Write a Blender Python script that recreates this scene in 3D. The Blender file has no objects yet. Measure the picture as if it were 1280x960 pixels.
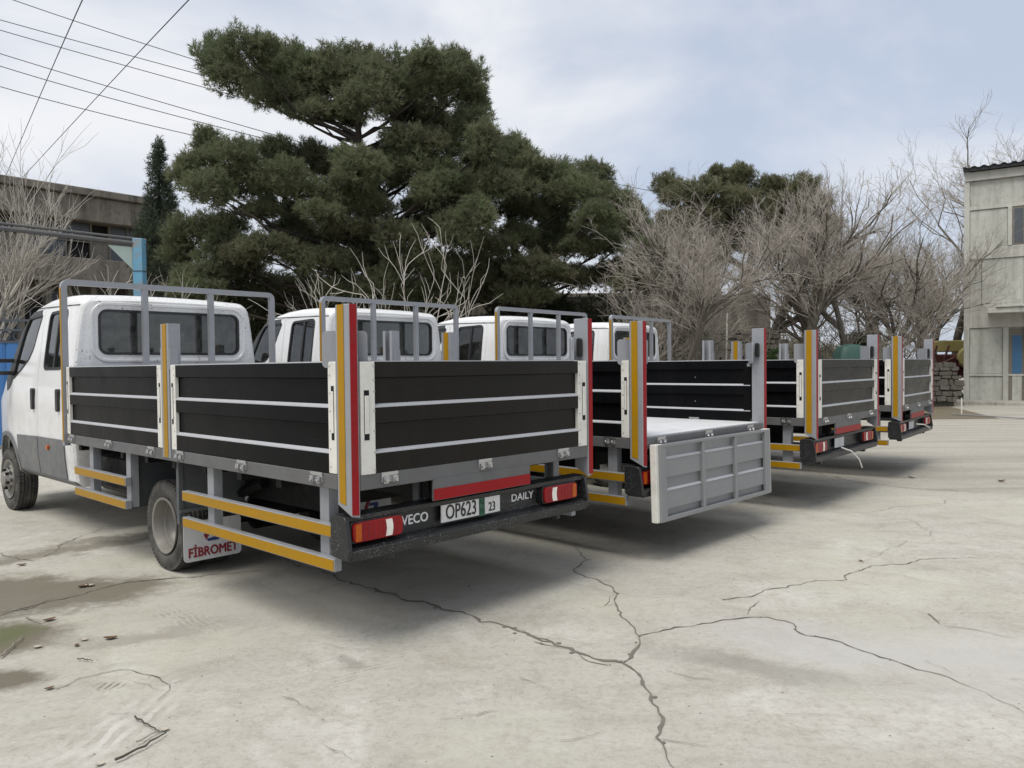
import bpy, bmesh, math, random
import numpy as np
from mathutils import Vector, Matrix
R = math.radians
random.seed(7); rng = np.random.default_rng(7)
scene = bpy.context.scene
col = scene.collection

# ------------------------------------------------------------------ camera
FPX, PITCH, ROLL, CAMH = 971.8, 0.0232, -0.0106, 1.6      # focal length in 1280-px units
cam_d = bpy.data.cameras.new('camera')
cam_d.sensor_fit = 'HORIZONTAL'; cam_d.sensor_width = 36.0
cam_d.lens = FPX / 1280 * 36.0
cam_d.clip_start = 0.05; cam_d.clip_end = 2000
cam = bpy.data.objects.new('camera', cam_d); col.objects.link(cam)
_f = Vector((0, math.cos(PITCH), -math.sin(PITCH))); _u0 = Vector((0, math.sin(PITCH), math.cos(PITCH))); _r0 = Vector((1, 0, 0))
_r = _r0 * math.cos(ROLL) + _u0 * math.sin(ROLL); _u = -_r0 * math.sin(ROLL) + _u0 * math.cos(ROLL)
cm = Matrix((( _r.x, _u.x, -_f.x, 0), (_r.y, _u.y, -_f.y, 0), (_r.z, _u.z, -_f.z, CAMH), (0, 0, 0, 1)))
cam.matrix_world = cm
scene.camera = cam
def ray(px, py):
    d = _f * FPX + _r * (px - 640) - _u * (py - 480)
    return d / d.y
def at(px, py, Y):            # world point on the sight line at distance Y
    d = ray(px, py); return Vector((d.x * Y, Y, CAMH + d.z * Y))
def gp(px, py, z=0.0):        # ground point
    d = ray(px, py); t = (z - CAMH) / d.z; return Vector((d.x * t, d.y * t, z))

# ------------------------------------------------------------------ world, sun, exposure
SUN_AZ, SUN_EL = R(-147), R(62)          # azimuth from +Y towards +X
world = bpy.data.worlds.new('World'); scene.world = world; world.use_nodes = True
wt = world.node_tree; wn = wt.nodes; wl = wt.links; wn.clear()
wo = wn.new('ShaderNodeOutputWorld'); bg = wn.new('ShaderNodeBackground')
sky = wn.new('ShaderNodeTexSky'); sky.sky_type = 'NISHITA'; sky.sun_disc = False
sky.sun_elevation = SUN_EL; sky.sun_rotation = SUN_AZ; sky.air_density = 1.0; sky.dust_density = 2.0
tc = wn.new('ShaderNodeTexCoord'); mp = wn.new('ShaderNodeMapping'); mp.inputs['Scale'].default_value = (1.0, 1.0, 1.9)
mp.inputs['Location'].default_value = (0.35, 0.1, 0.2)
wl.new(tc.outputs['Generated'], mp.inputs['Vector'])
n1 = wn.new('ShaderNodeTexNoise'); n1.inputs['Scale'].default_value = 2.1; n1.inputs['Detail'].default_value = 7; n1.inputs['Roughness'].default_value = .52; n1.inputs['Distortion'].default_value = .35
n2 = wn.new('ShaderNodeTexNoise'); n2.inputs['Scale'].default_value = 1.1; n2.inputs['Detail'].default_value = 3
wl.new(mp.outputs[0], n1.inputs['Vector']); wl.new(mp.outputs[0], n2.inputs['Vector'])
cr = wn.new('ShaderNodeValToRGB')       # cloud cover
cr.color_ramp.elements[0].position = .36; cr.color_ramp.elements[0].color = (.78, .78, .78, 1)
cr.color_ramp.elements[1].position = .58; cr.color_ramp.elements[1].color = (1, 1, 1, 1)
wl.new(n1.outputs['Fac'], cr.inputs['Fac'])
cc = wn.new('ShaderNodeValToRGB')       # cloud tone: lilac grey to white
cc.color_ramp.elements[0].position = .38; cc.color_ramp.elements[0].color = (3.9, 4.3, 5.1, 1)
cc.color_ramp.elements[1].position = .66; cc.color_ramp.elements[1].color = (5.9, 5.98, 6.15, 1)
wl.new(n1.outputs['Fac'], cc.inputs['Fac'])
mx = wn.new('ShaderNodeMixRGB'); wl.new(cr.outputs[0], mx.inputs['Fac'])
wl.new(sky.outputs[0], mx.inputs['Color1']); wl.new(cc.outputs[0], mx.inputs['Color2'])
wl.new(mx.outputs[0], bg.inputs['Color']); bg.inputs['Strength'].default_value = 0.1
wl.new(bg.outputs[0], wo.inputs['Surface'])
sun_d = bpy.data.lights.new('sun', 'SUN'); sun_d.energy = 2.0; sun_d.angle = R(34); sun_d.color = (1, .96, .89)
sun = bpy.data.objects.new('sun', sun_d); col.objects.link(sun)
sd = Vector((math.sin(SUN_AZ) * math.cos(SUN_EL), math.cos(SUN_AZ) * math.cos(SUN_EL), math.sin(SUN_EL)))
sun.rotation_euler = (-sd).to_track_quat('-Z', 'Y').to_euler(); sun.location = sd * 50
vs = scene.view_settings; vs.view_transform = 'Standard'; vs.look = 'None'; vs.exposure = 0.62; vs.gamma = 1.0; vs.use_curve_mapping = False
scene.render.engine = 'CYCLES'

# ------------------------------------------------------------------ helpers: materials
def S(hexcol):
    h = hexcol.lstrip('#'); o = []
    for i in (0, 2, 4):
        c = int(h[i:i+2], 16) / 255; o.append(c / 12.92 if c <= .04045 else ((c + .055) / 1.055) ** 2.4)
    return tuple(o)
class NT:
    def __init__(s, name):
        s.m = bpy.data.materials.new(name); s.m.use_nodes = True; s.t = s.m.node_tree; s.t.nodes.clear()
        s.out = s.n('ShaderNodeOutputMaterial')
    def n(s, k, **kw):
        x = s.t.nodes.new(k)
        for a, b in kw.items(): setattr(x, a, b)
        return x
    def l(s, a, b): s.t.links.new(a, b)
    def coord(s, scale=(1, 1, 1), obj=True):
        t = s.n('ShaderNodeTexCoord'); m = s.n('ShaderNodeMapping'); m.inputs['Scale'].default_value = scale
        s.l(t.outputs['Object' if obj else 'Generated'], m.inputs['Vector']); return m.outputs[0]
    def geo(s, scale=(1, 1, 1), rot=0):
        t = s.n('ShaderNodeNewGeometry'); m = s.n('ShaderNodeMapping'); m.inputs['Scale'].default_value = scale; m.inputs['Rotation'].default_value = (0, 0, rot)
        s.l(t.outputs['Position'], m.inputs['Vector']); return m.outputs[0]
    def noise(s, vec, scale, detail=4, rough=.55, dist=0):
        x = s.n('ShaderNodeTexNoise'); x.inputs['Scale'].default_value = scale; x.inputs['Detail'].default_value = detail
        x.inputs['Roughness'].default_value = rough; x.inputs['Distortion'].default_value = dist
        s.l(vec, x.inputs['Vector']); return x.outputs['Fac']
    def ramp(s, fac, a, b, ca=(0, 0, 0), cb=(1, 1, 1)):
        x = s.n('ShaderNodeValToRGB'); e = x.color_ramp.elements
        e[0].position = a; e[1].position = b; e[0].color = (*ca, 1); e[1].color = (*cb, 1)
        s.l(fac, x.inputs['Fac']); return x.outputs[0]
    def mix(s, fac, a, b, mode='MIX'):
        x = s.n('ShaderNodeMixRGB', blend_type=mode)
        for v, i in ((fac, 'Fac'), (a, 'Color1'), (b, 'Color2')):
            if isinstance(v, (int, float)): x.inputs[i].default_value = v
            elif isinstance(v, tuple): x.inputs[i].default_value = (*v, 1)
            else: s.l(v, x.inputs[i])
        return x.outputs[0]
    def math(s, op, a, b=0.0):
        x = s.n('ShaderNodeMath', operation=op)
        for v, i in ((a, 0), (b, 1)):
            if isinstance(v, (int, float)): x.inputs[i].default_value = v
            else: s.l(v, x.inputs[i])
        return x.outputs[0]
    def bsdf(s, color, rough=.5, metal=0, bump=None, bstr=.3, bdist=.01, spec=.5, coat=0):
        b = s.n('ShaderNodeBsdfPrincipled')
        for v, i in ((color, 'Base Color'), (rough, 'Roughness')):
            if isinstance(v, tuple): b.inputs[i].default_value = (*v, 1)
            elif isinstance(v, (int, float)): b.inputs[i].default_value = v
            else: s.l(v, b.inputs[i])
        b.inputs['Metallic'].default_value = metal; b.inputs['Specular IOR Level'].default_value = spec; b.inputs['Coat Weight'].default_value = coat
        if bump is not None:
            q = s.n('ShaderNodeBump'); q.inputs['Strength'].default_value = bstr; q.inputs['Distance'].default_value = bdist
            s.l(bump, q.inputs['Height']); s.l(q.outputs[0], b.inputs['Normal'])
        s.l(b.outputs[0], s.out.inputs['Surface']); return b
def mul(c, k): return tuple(x * k for x in c)
def simple(name, c, rough=.5, metal=0, var=.12, scale=6, spec=.5, dirt=None, dirtamt=.5, dscale=3, coat=0, bump=0):
    m = NT(name); v = m.coord()
    a = m.noise(v, scale, 6, .65); cl = m.mix(a, mul(c, 1 - var), mul(c, 1 + var))
    rg = m.ramp(m.noise(v, scale * 2.3, 4), .3, .7, (max(.03, rough - .1),) * 3, (min(1, rough + .12),) * 3)
    if dirt:
        d = m.ramp(m.noise(v, dscale, 8, .7), .46, .72); d = m.math('MULTIPLY', d, dirtamt); cl = m.mix(d, cl, dirt)
    m.bsdf(cl, rg, metal, bump=m.noise(v, scale * 12, 3) if bump else None, bstr=bump, spec=spec, coat=coat)
    return m.m
M = {}
DUST = (.24, .215, .175)
# truck paints
m = NT('white_cab_paint'); v = m.coord()
c = m.mix(m.noise(v, 2.5, 5), (.70, .71, .72), (.80, .80, .79))
low = m.n('ShaderNodeSeparateXYZ'); m.l(v, low.inputs[0])
lowm = m.n('ShaderNodeMapRange'); lowm.inputs[1].default_value = 1.5; lowm.inputs[2].default_value = .5; m.l(low.outputs[2], lowm.inputs[0])
dd = m.math('MULTIPLY', m.math('ADD', m.ramp(m.noise(v, 5, 8, .7), .42, .75), .15), m.math('ADD', m.math('MULTIPLY', lowm.outputs[0], .5), .18))
c = m.mix(dd, c, (.34, .31, .26))
rearm = m.n('ShaderNodeMapRange'); rearm.inputs[1].default_value = 4.85; rearm.inputs[2].default_value = 4.70; m.l(low.outputs[1], rearm.inputs[0])
vor = m.n('ShaderNodeTexVoronoi'); vor.inputs['Scale'].default_value = 26; m.l(v, vor.inputs['Vector'])
sp = m.math('MULTIPLY', m.math('LESS_THAN', vor.outputs['Distance'], .17), m.ramp(m.noise(v, 6, 3), .50, .56))
sp = m.math('MULTIPLY', sp, rearm.outputs[0])
c = m.mix(m.math('MULTIPLY', m.math('MULTIPLY', rearm.outputs[0], m.ramp(m.noise(v, 40, 4, .7), .35, .7)), .30), c, (.36, .36, .35))
c = m.mix(sp, c, (.05, .045, .04))
m.bsdf(c, .3, coat=.35); M['white'] = m.m
M['clad'] = simple('grey_lower_body', (.115, .12, .125), .45, dirt=(.2, .19, .17), dirtamt=.55, dscale=4)
def boardmat(name, c, d, spec, rough):
    m = NT(name); v = m.coord(); cl = m.mix(m.noise(v, 3, 6, .65), mul(c, .8), mul(c, 1.2))
    st = m.coord((1.5, 1.5, .4)); cl = m.mix(m.math('MULTIPLY', m.ramp(m.noise(st, 2.2, 8, .7), .48, .72), .5), cl, d)
    sc = m.coord((.6, .6, 22)); cl = m.mix(m.math('MULTIPLY', m.ramp(m.noise(sc, 3, 5, .7), .64, .70), .35), cl, mul(d, 2.2))
    rg = m.ramp(m.noise(v, 2.4, 7, .7), .3, .75, (rough - .08,) * 3, (rough + .16,) * 3)
    m.bsdf(cl, rg, 0, bump=m.noise(m.coord((1, 1, 1.6)), 1.6, 2), bstr=.12, bdist=.02, spec=spec); return m.m
M['black'] = boardmat('black_board_paint', (.0045, .0047, .0054), (.009, .0088, .0084), .07, .28)
M['tail'] = boardmat('black_tailgate_paint', (.0085, .0072, .0056), (.017, .0145, .0115), .20, .26)
M['grey'] = simple('grey_frame_paint', (.27, .28, .30), .42, metal=.15, var=.1, scale=9, dirt=(.2, .19, .17), dirtamt=.35, dscale=5)
M['rail'] = simple('dull_rail_paint', (.115, .116, .118), .5, metal=.1, var=.18, scale=4, dirt=(.09, .085, .075), dirtamt=.6, dscale=3)
M['panelgrey'] = simple('grey_tailgate_inside', (.21, .215, .22), .4, var=.08, scale=3, dirt=(.16, .155, .15), dirtamt=.3)
M['alu'] = simple('pale_end_cap', (.66, .65, .60), .42, var=.06, scale=12, dirt=(.35, .33, .28), dirtamt=.4, dscale=7)
M['trim'] = simple('trim_and_ledge_light', (.40, .41, .43), .45, var=.03)  # trim metal; also the painted sky light on the tailgate's inner ledges
M['deck'] = simple('white_deck_paint', (.60, .61, .62), .5, var=.05, scale=3, dirt=(.4, .38, .34), dirtamt=.4)
M['yellow'] = simple('yellow_reflective_tape', (.34, .18, .003), .4, spec=.2, var=.1, scale=25, dirt=(.24, .15, .03), dirtamt=.45, dscale=8)
M['red'] = simple('red_reflective_tape', (.27, .006, .010), .4, spec=.2, var=.1, scale=25, dirt=(.2, .03, .03), dirtamt=.4, dscale=8)
M['chrome'] = simple('zinc_hinge', (.5, .5, .5), .28, metal=.9, var=.15, scale=30)
M['chassis'] = simple('chassis_black', (.006, .006, .0065), .6, spec=.25, dirt=(.02, .018, .015), dirtamt=.35)
M['plastic'] = simple('black_plastic', (.016, .016, .017), .42, dirt=(.06, .055, .05), dirtamt=.3)
M['seat'] = simple('dark_seat_fabric', (.03, .031, .034), .85)
M['trimgrey'] = simple('pillar_grey', (.05, .052, .055), .5)
M['mud'] = simple('grey_mudguard', (.07, .076, .082), .5, dirt=(.15, .14, .12), dirtamt=.4)
M['flap'] = simple('white_flap', (.52, .53, .54), .5, dirt=(.25, .23, .2), dirtamt=.5, dscale=6)
M['plate'] = simple('plate_white', (.66, .66, .64), .35, var=.04, dirt=(.4, .38, .34), dirtamt=.4, dscale=30)
M['ink'] = simple('black_ink', (.012, .012, .012), .5)
M['green'] = simple('plate_green', (.012, .10, .05), .4)
M['greenink'] = simple('plate_dark_green', (.006, .03, .016), .5)
M['whiteink'] = simple('white_lettering', (.72, .72, .72), .4)
M['redink'] = simple('dark_red_ink', (.20, .008, .02), .5)
M['blueink'] = simple('blue_ink', (.012, .035, .16), .5)
def lens(name, c):
    m = NT(name); v = m.coord()
    w = m.n('ShaderNodeTexVoronoi'); w.inputs['Scale'].default_value = 70; m.l(v, w.inputs['Vector'])
    cl = m.mix(m.noise(v, 18, 3), mul(c, .7), mul(c, 1.3))
    m.bsdf(cl, .16, bump=w.outputs['Distance'], bstr=.35, bdist=.003, spec=.3); return m.m
M['lred'] = lens('red_lens', (.23, .004, .006)); M['lamb'] = lens('amber_lens', (.42, .085, .005)); M['lwht'] = lens('white_lens', (.75, .72, .66))
# bumper: black with pale flecks
m = NT('bumper_black'); v = m.coord(); c = m.mix(m.noise(v, 5), (.010, .0105, .0115), (.018, .019, .020))
vo = m.n('ShaderNodeTexVoronoi'); vo.inputs['Scale'].default_value = 85; m.l(v, vo.inputs['Vector'])
fk = m.math('MULTIPLY', m.math('LESS_THAN', vo.outputs['Distance'], .2), m.ramp(m.noise(v, 4, 3), .46, .58))
c = m.mix(m.math('MULTIPLY', fk, .7), c, (.45, .45, .44)); m.bsdf(c, .42, bump=m.noise(v, 60), bstr=.2); M['bumper'] = m.m
# tyre
m = NT('dusty_rubber'); v = m.coord(); c = m.mix(m.ramp(m.noise(v, 7, 6, .7), .35, .7), (.022, .021, .020), (.105, .098, .085))
wv = m.n('ShaderNodeTexWave'); wv.inputs['Scale'].default_value = 9; wv.inputs['Distortion'].default_value = 2.5; m.l(v, wv.inputs['Vector'])
m.bsdf(c, .85, bump=wv.outputs['Fac'], bstr=.5, bdist=.012); M['tyre'] = m.m
M['rim'] = simple('dusty_rim', (.24, .23, .21), .45, metal=.3, var=.2, scale=8, dirt=(.22, .2, .165), dirtamt=.7, dscale=6)
def glassmat(name, tint, base):
    m = NT(name); fr = m.n('ShaderNodeFresnel'); fr.inputs['IOR'].default_value = 1.5
    tr = m.n('ShaderNodeBsdfTransparent'); tr.inputs['Color'].default_value = (*tint, 1)
    gl = m.n('ShaderNodeBsdfGlossy'); gl.inputs['Roughness'].default_value = .03; gl.inputs['Color'].default_value = (.9, .93, .95, 1)
    df = m.n('ShaderNodeBsdfDiffuse'); df.inputs['Color'].default_value = (.25, .25, .23, 1)
    a = m.n('ShaderNodeMixShader'); d = m.n('ShaderNodeMixShader')
    m.l(m.math('MULTIPLY', m.ramp(m.noise(m.coord(), 9, 6, .7), .35, .75), base), a.inputs[0]); m.l(tr.outputs[0], a.inputs[1]); m.l(df.outputs[0], a.inputs[2])
    m.l(m.math('ADD', fr.outputs[0], .02), d.inputs[0]); m.l(a.outputs[0], d.inputs[1]); m.l(gl.outputs[0], d.inputs[2])
    m.l(d.outputs[0], m.out.inputs['Surface']); return m.m
M['glass'] = glassmat('tinted_glass', (.66, .71, .69), .14)
M['dirtyglass'] = glassmat('dusty_rear_glass', (.50, .54, .52), .34)

# ------------------------------------------------------------------ helpers: meshes
class MB:
    def __init__(s): s.v = []; s.f = []
    def add(s, vs, fs):
        o = len(s.v); s.v += [tuple(p) for p in vs]; s.f += [tuple(i + o for i in f) for f in fs]; return s
    def box(s, x0, x1, y0, y1, z0, z1):
        return s.add([(x, y, z) for x in (x0, x1) for y in (y0, y1) for z in (z0, z1)],
                     [(0, 1, 3, 2), (4, 6, 7, 5), (0, 4, 5, 1), (2, 3, 7, 6), (0, 2, 6, 4), (1, 5, 7, 3)])
    def prism(s, poly, a, b, axis='x'):     # poly in the two other axes
        n = len(poly)
        def P(p, t): return (t, p[0], p[1]) if axis == 'x' else (p[0], t, p[1]) if axis == 'y' else (p[0], p[1], t)
        vs = [P(p, a) for p in poly] + [P(p, b) for p in poly]
        fs = [tuple(range(n))[::-1], tuple(range(n, 2 * n))] + [(i, (i + 1) % n, n + (i + 1) % n, n + i) for i in range(n)]
        return s.add(vs, fs)
    def ring(s, pts2, a, b, axis='y', closed=False):   # pts2: list of (outer, inner) 2d pairs -> thick band
        n = len(pts2); vs = []
        def P(p, t): return (t, p[0], p[1]) if axis == 'x' else (p[0], t, p[1]) if axis == 'y' else (p[0], p[1], t)
        for o, i in pts2: vs += [P(o, a), P(o, b), P(i, b), P(i, a)]
        fs = []
        for k in range(n if closed else n - 1):
            j = (k + 1) % n
            for q in range(4): fs.append((4 * k + q, 4 * k + (q + 1) % 4, 4 * j + (q + 1) % 4, 4 * j + q))
        if not closed: fs += [(3, 2, 1, 0), (4 * n - 4, 4 * n - 3, 4 * n - 2, 4 * n - 1)]
        return s.add(vs, fs)
    def tube(s, path, rad, n=6, cap=True):
        path = [Vector(p) for p in path]
        if not hasattr(rad, '__len__'): rad = [rad] * len(path)
        up = None; vs = []
        for i, p in enumerate(path):
            d = (path[min(i + 1, len(path) - 1)] - path[max(i - 1, 0)]).normalized()
            if up is None: up = d.orthogonal().normalized()
            up = (up - d * up.dot(d)).normalized() if (up - d * up.dot(d)).length > 1e-6 else d.orthogonal().normalized()
            w = d.cross(up)
            for k in range(n):
                a = 2 * math.pi * k / n; vs.append(p + (up * math.cos(a) + w * math.sin(a)) * rad[i])
        fs = []
        for i in range(len(path) - 1):
            for k in range(n): fs.append((i * n + k, i * n + (k + 1) % n, (i + 1) * n + (k + 1) % n, (i + 1) * n + k))
        if cap: fs += [tuple(range(n))[::-1], tuple(range((len(path) - 1) * n, len(path) * n))]
        return s.add(vs, fs)
    def lathe(s, prof, n=40, c=(0, 0, 0), closed=False):   # prof (x, r) about the x axis
        k = len(prof); vs = []
        for i in range(n):
            a = 2 * math.pi * i / n
            for x, r in prof: vs.append((c[0] + x, c[1] + r * math.cos(a), c[2] + r * math.sin(a)))
        fs = []
        for i in range(n):
            j = (i + 1) % n
            for q in range(k if closed else k - 1):
                w = (q + 1) % k; fs.append((i * k + q, i * k + w, j * k + w, j * k + q))
        return s.add(vs, fs)
    def mesh(s, name, bevel=0, recalc=True, smooth=True, ang=35):
        me = bpy.data.meshes.new(name); me.from_pydata(s.v, [], s.f)
        if bevel or recalc:
            bm = bmesh.new(); bm.from_mesh(me)
            bmesh.ops.remove_doubles(bm, verts=bm.verts, dist=1e-6)
            if recalc: bmesh.ops.recalc_face_normals(bm, faces=bm.faces)
            if bevel: bmesh.ops.bevel(bm, geom=list(bm.edges), offset=bevel, segments=1, affect='EDGES', profile=.7, clamp_overlap=True)
            bm.to_mesh(me); bm.free()
        if smooth:
            me.polygons.foreach_set('use_smooth', [True] * len(me.polygons)); me.set_sharp_from_angle(angle=R(ang))
        return me
    def build(s, name, mat, parent=None, **kw): return link(name, s.mesh(name, **kw), mat, parent)
def link(name, me, mat, parent=None, loc=None):
    if mat is not None:
        me.materials.clear(); me.materials.append(M[mat] if isinstance(mat, str) else mat)
    o = bpy.data.objects.new(name, me); col.objects.link(o); o.parent = parent
    if loc is not None: o.location = loc
    return o
def empty(name, loc=(0, 0, 0), rz=0):
    o = bpy.data.objects.new(name, None); o.empty_display_size = .2; col.objects.link(o); o.location = loc; o.rotation_euler = (0, 0, rz); return o
def tag(o, label=None, cat=None, group=None, kind=None):
    for k, v in (('label', label), ('category', cat), ('group', group), ('kind', kind)):
        if v: o[k] = v
    return o
def copy_tree(o, parent=None):
    c = o.copy(); col.objects.link(c); c.parent = parent
    for ch in o.children: copy_tree(ch, c)
    return c
def rrect(x0, x1, z0, z1, r, n=5):
    p = []
    for cx, cz, a0 in ((x1 - r, z1 - r, 0), (x0 + r, z1 - r, 90), (x0 + r, z0 + r, 180), (x1 - r, z0 + r, 270)):
        for i in range(n + 1):
            a = R(a0 + 90 * i / n); p.append((cx + r * math.cos(a), cz + r * math.sin(a)))
    return p
def rpoly(poly, r, n=4):       # round the corners of a polygon
    out = []; N = len(poly)
    for i in range(N):
        a, b, c = Vector(poly[i - 1]), Vector(poly[i]), Vector(poly[(i + 1) % N])
        u = (a - b); w = (c - b); k = min(r, u.length * .45, w.length * .45); p = b + u.normalized() * k; q = b + w.normalized() * k
        for j in range(n + 1):
            t = j / n; out.append(tuple(p * (1 - t) ** 2 + b * 2 * t * (1 - t) + q * t * t))
    return out
def grow_poly(poly, d):        # offset outwards by d (roughly convex polygons)
    N = len(poly); A = sum(poly[i - 1][0] * poly[i][1] - poly[i][0] * poly[i - 1][1] for i in range(N)); sg = 1 if A > 0 else -1
    out = []
    for i in range(N):
        a, b, c = Vector(poly[i - 1]), Vector(poly[i]), Vector(poly[(i + 1) % N])
        t = ((b - a).normalized() + (c - b).normalized())
        if t.length < 1e-6: t = b - a
        t.normalize(); nn = Vector((t.y, -t.x)) * sg; out.append(tuple(b + nn * d))
    return out
def boolean(a, b, op='DIFFERENCE'):
    oa = bpy.data.objects.new('tmpa', a); ob = bpy.data.objects.new('tmpb', b); col.objects.link(oa); col.objects.link(ob)
    md = oa.modifiers.new('b', 'BOOLEAN'); md.object = ob; md.operation = op; md.solver = 'EXACT'
    dg = bpy.context.evaluated_depsgraph_get(); me = bpy.data.meshes.new_from_object(oa.evaluated_get(dg))
    bpy.data.objects.remove(oa); bpy.data.objects.remove(ob); return me
def finish(me, ang=30):
    me.polygons.foreach_set('use_smooth', [True] * len(me.polygons)); me.set_sharp_from_angle(angle=R(ang)); return me
def mirror_mesh(me):
    m2 = me.copy(); n = len(m2.vertices); a = np.empty(n * 3); m2.vertices.foreach_get('co', a); a[0::3] *= -1; m2.vertices.foreach_set('co', a); m2.flip_normals(); return m2
def text_mesh(body, size, bold=0.0, sx=1.0, ext=.001):
    cu = bpy.data.curves.new('t', 'FONT'); cu.body = body; cu.size = size; cu.extrude = ext; cu.align_x = 'CENTER'; cu.align_y = 'CENTER'; cu.resolution_u = 3
    o = bpy.data.objects.new('t', cu); col.objects.link(o); dg = bpy.context.evaluated_depsgraph_get()
    me = bpy.data.meshes.new_from_object(o.evaluated_get(dg)); bpy.data.objects.remove(o)
    n = len(me.vertices); a = np.empty(n * 3); me.vertices.foreach_get('co', a); a = a.reshape(-1, 3)
    # text plane -> faces -y (read from behind the truck)
    b = np.stack([a[:, 0] * sx, -a[:, 2], a[:, 1]], 1); me.vertices.foreach_set('co', b.ravel()); me.update()
    if bold <= 0: return me
    bm = bmesh.new(); bm.from_mesh(me)
    for i, (dx, dz) in enumerate(((-1, 0), (1, 0), (-.5, .7), (.5, -.7))):
        m2 = me.copy(); c2 = b + np.array([dx * bold, -.00025 * (i + 1), dz * bold]); m2.vertices.foreach_set('co', c2.ravel()); bm.from_mesh(m2); bpy.data.meshes.remove(m2)
    bm.to_mesh(me); bm.free(); return me

# ================================================================== GROUND
gm = NT('worn_concrete'); v = gm.geo()
base = gm.mix(gm.noise(v, .35, 5, .6), (.365, .345, .298), (.475, .455, .408))
base = gm.mix(gm.math('MULTIPLY', gm.ramp(gm.noise(v, 1.6, 8, .7), .42, .7), .40), base, (.36, .335, .28))
base = gm.mix(gm.math('MULTIPLY', gm.ramp(gm.noise(v, .9, 8, .65, 1.2), .52, .70), .5), base, (.60, .585, .545))
base = gm.mix(gm.math('MULTIPLY', gm.ramp(gm.noise(v, 14, 6, .75), .45, .72), .42), base, (.25, .23, .19))
sv = gm.geo((.5, 3.5, 1), R(-58)); base = gm.mix(gm.math('MULTIPLY', gm.ramp(gm.noise(sv, 1.0, 6, .6), .50, .68), .22), base, (.25, .235, .20))
sv2 = gm.geo((.7, 2.2, 1), R(35)); base = gm.mix(gm.math('MULTIPLY', gm.ramp(gm.noise(sv2, .8, 7, .65), .52, .62), .22), base, (.55, .535, .49))
base = gm.mix(gm.math('MULTIPLY', gm.ramp(gm.noise(v, 3.2, 9, .78, .6), .50, .66), .60), base, (.29, .265, .215))
base = gm.mix(gm.math('MULTIPLY', gm.ramp(gm.noise(v, 28, 5, .8), .52, .62), .24), base, (.24, .22, .18))
base = gm.mix(gm.math('MULTIPLY', gm.ramp(gm.noise(v, 45, 4, .8), .54, .64), .20), base, (.66, .64, .58))
gr = gm.geo((1, 1, 1)); base = gm.mix(gm.math('MULTIPLY', gm.ramp(gm.noise(gr, .55, 4, .6), .5, .62), .35), base, (.46, .455, .36))
vor = gm.n('ShaderNodeTexVoronoi'); vor.inputs['Scale'].default_value = 9; gm.l(v, vor.inputs['Vector'])
base = gm.mix(gm.math('MULTIPLY', gm.math('LESS_THAN', vor.outputs['Distance'], .055), .75), base, (.10, .085, .06))
wn_ = gm.n('ShaderNodeTexNoise'); wn_.inputs['Scale'].default_value = 1.7; wn_.inputs['Detail'].default_value = 10; wn_.inputs['Roughness'].default_value = .74; gm.l(v, wn_.inputs['Vector'])
def blob(px, py, rx, ry, rot, c, amt, edge=.22, wob=1.1, bands=None):
    global base
    p = gp(px, py); mpn = gm.n('ShaderNodeMapping', vector_type='TEXTURE'); mpn.inputs['Location'].default_value = p; mpn.inputs['Rotation'].default_value = (0, 0, R(rot)); mpn.inputs['Scale'].default_value = (rx, ry, 1)
    wv_ = gm.n('ShaderNodeVectorMath', operation='MULTIPLY_ADD'); gm.l(wn_.outputs['Color'], wv_.inputs[0]); wv_.inputs[1].default_value = (wob, wob, 0); gm.l(v, wv_.inputs[2])
    of = gm.n('ShaderNodeVectorMath', operation='SUBTRACT'); gm.l(wv_.outputs[0], of.inputs[0]); of.inputs[1].default_value = (wob / 2, wob / 2, 0)
    gm.l(of.outputs[0], mpn.inputs['Vector'])
    ln = gm.n('ShaderNodeVectorMath', operation='LENGTH'); gm.l(mpn.outputs[0], ln.inputs[0])
    k = gm.n('ShaderNodeMapRange'); k.inputs[1].default_value = 1 + edge; k.inputs[2].default_value = 1 - edge; gm.l(ln.outputs['Value'], k.inputs[0])
    fac = gm.math('MULTIPLY', gm.math('MULTIPLY', k.outputs[0], gm.ramp(gm.math('ADD', gm.noise(v, 11, 8, .78), gm.math('MULTIPLY', k.outputs[0], .22)), .44, .62)), amt)
    if bands:
        w = gm.n('ShaderNodeTexWave'); w.inputs['Scale'].default_value = bands[0]; w.inputs['Distortion'].default_value = 5; w.inputs['Detail'].default_value = 3; gm.l(gm.geo((1, 1, 1), R(bands[1])), w.inputs['Vector'])
        fac = gm.math('MULTIPLY', fac, gm.math('MULTIPLY', gm.ramp(w.outputs['Fac'], .45, .7), gm.ramp(gm.noise(v, 7, 6, .75), .40, .58)))
    base = gm.mix(fac, base, c)
MUD = (.125, .108, .078)
blob(10, 745, 1.0, .55, 10, MUD, .85); blob(-10, 800, .42, .32, 0, MUD, .9, .3, .5); blob(-8, 796, .22, .2, 0, (.10, .115, .045), .75, .6, .6)
blob(-6, 850, .26, .14, 0, MUD, .9, .3, .4); blob(70, 690, 1.3, .16, 40, MUD, .65, .4); blob(150, 672, .9, .10, 40, (.15, .13, .1), .6, .4)
blob(190, 790, .5, .12, 25, (.24, .22, .18), .6, .5); blob(520, 735, 1.6, .5, 20, (.36, .345, .31), .5, .5)
blob(930, 830, .55, .12, -25, (.2, .19, .165), .55, .5, .6); blob(1000, 800, .6, .3, -25, (.44, .43, .42), .5, .5); blob(1250, 830, .8, .5, 0, (.45, .44, .43), .5, .6)
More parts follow.
